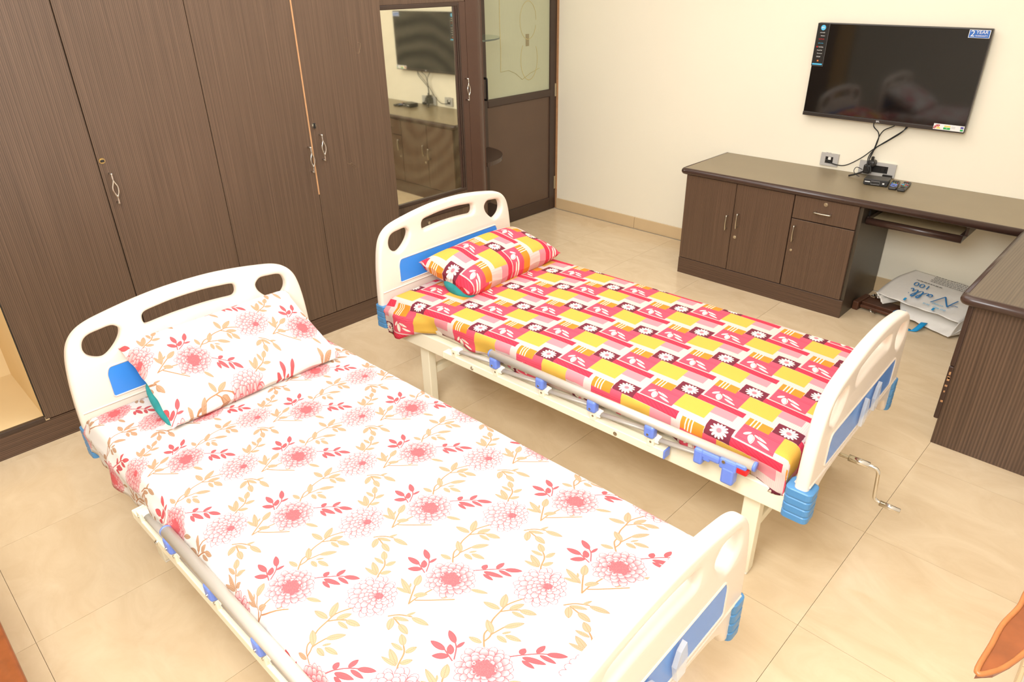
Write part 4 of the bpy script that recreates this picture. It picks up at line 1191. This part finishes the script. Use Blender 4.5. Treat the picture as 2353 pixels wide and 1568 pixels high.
def pillow(name, label, loc, rot, size, T, mtl, uvf, root_rz, plump=.5, corner=.10, inner=None, seed=1):
    o = tag(empty(name, loc), label, 'pillow')
    o.rotation_euler = rot
    r2 = np.random.RandomState(seed); ph = r2.rand(8) * 6.28
    n = 44; V, UV, F = [], [], []
    a, b_ = size[0] / 2, size[1] / 2
    for side in (1, -1):
        base = len(V)
        for i in range(n + 1):
            for j in range(n + 1):
                x = -1 + 2 * i / n; y = -1 + 2 * j / n
                # pulled-in sides, pointed corners
                px = a * x * (1 - corner * (1 - y * y) ** 1.0 * abs(x) ** 3)
                py = b_ * y * (1 - corner * .7 * (1 - x * x) * abs(y) ** 3)
                h = max(0, (1 - x ** 4) * (1 - y ** 4)) ** plump
                h *= 1 + .05 * math.sin(6 * x + ph[0]) * math.sin(5 * y + ph[1])
                rim = (1 - min(1, h * 3)) * (.006 * math.sin(13 * y + ph[2]) + .005 * math.sin(15 * x + ph[3]))
                z = side * T / 2 * h + rim
                V.append((px, py, z)); UV.append(uvf(px, py, side))
        for i in range(n):
            for j in range(n):
                q = [base + i * (n + 1) + j, base + (i + 1) * (n + 1) + j, base + (i + 1) * (n + 1) + j + 1, base + i * (n + 1) + j + 1]
                F.append(q if side > 0 else q[::-1])
    me = bpy.data.meshes.new('pillow_case'); me.from_pydata(V, [], F); me.update()
    ul = me.uv_layers.new(name='UVMap')
    idx = np.zeros(len(me.loops), np.int32); me.loops.foreach_get('vertex_index', idx)
    ul.data.foreach_set('uv', np.array(UV, np.float32)[idx].ravel())
    link_mesh('pillow_case', me, mtl, o, True)
    return o

def uvp1(x, y, s): a = FLi @ np.array([x + 1.27, y - .22]); return (a[0], a[1])
def uvp2(x, y, s): return ((x - .02) / PW_A[0], (y + .02) / PW_A[1])
p1 = pillow('pillow', 'flat white pillow with pink dahlia print propped on the headboard', (-.118, -3.912, .698), (0, math.radians(27), math.radians(1.0)), (.40, .675), .125, M_floral, uvp1, 0, plump=.38, corner=.05)
p2 = pillow('pillow', 'plump pillow in a red and yellow patchwork daisy cover', (-.166, -2.500, .655), (0, math.radians(11), math.radians(2.5)), (.35, .70), .165, M_patch, uvp2, 0, plump=.5, corner=.09, seed=3)
# teal inner pillow peeping out of the open end of each cover
def inner(parent, x, y, z, sx, sy, sz):
    bm = bmesh.new(); bmesh.ops.create_uvsphere(bm, u_segments=20, v_segments=12, radius=1.0, matrix=Matrix.Translation((x, y, z)) @ Matrix.Diagonal((sx, sy, sz, 1)))
    return obj('inner_pillow', bm, M_teal, parent, True)
inner(p1, .075, -.298, -.052, .130, .040, .026)
inner(p2, .06, -.292, -.045, .10, .045, .040)

# ------------------------------------------------------------------ orange wooden pieces at the near corners
bn = tag(empty('bench', (0, 0, 0)), 'orange lacquered wooden bench, only its edge showing at lower left', 'bench')
bm = bmesh.new(); box(bm, -.40, 1.05, -5.30, -4.868, .425, .452, .010, 3); obj('seat', bm, M_orange, bn)
for x in (-.33, .95):
    for y in (-5.24, -4.95): boxo('leg', x - .025, x + .025, y - .025, y + .025, 0, .426, M_orange, bn, .005)

sh = tag(empty('wall_shelf', (0, 0, 0)), 'orange carved leaf-shaped wooden shelf jutting from the right wall', 'shelf')
O1 = [(2.379, -3.52), (2.330, -3.555), (2.293, -3.60), (2.288, -3.66), (2.277, -3.72), (2.274, -3.775), (2.2705, -3.846), (2.290, -3.825), (2.305, -3.79), (2.322, -3.735), (2.345, -3.70), (2.379, -3.66)]
def plate(P, z0, z1, m, name, parent, bev=0):
    bm = bmesh.new()
    lo = [bm.verts.new((x, y, z0)) for x, y in P]; hi = [bm.verts.new((x, y, z1)) for x, y in P]
    for i in range(len(P)):
        j = (i + 1) % len(P); bm.faces.new((lo[i], lo[j], hi[j], hi[i]))
    bm.faces.new(hi); bm.faces.new(lo[::-1])
    return obj(name, bm, m, parent)
plate(O1, .985, 1.0, M_orange, 'shelf_board', sh)
tube('raised_rim', smooth_pts([(x, y, 1.0) for x, y in O1], 5), .0042, M_orange2, sh, 8)
boxo('bracket', 2.35, 2.379, -3.62, -3.56, .93, .986, M_orange, sh, .004)
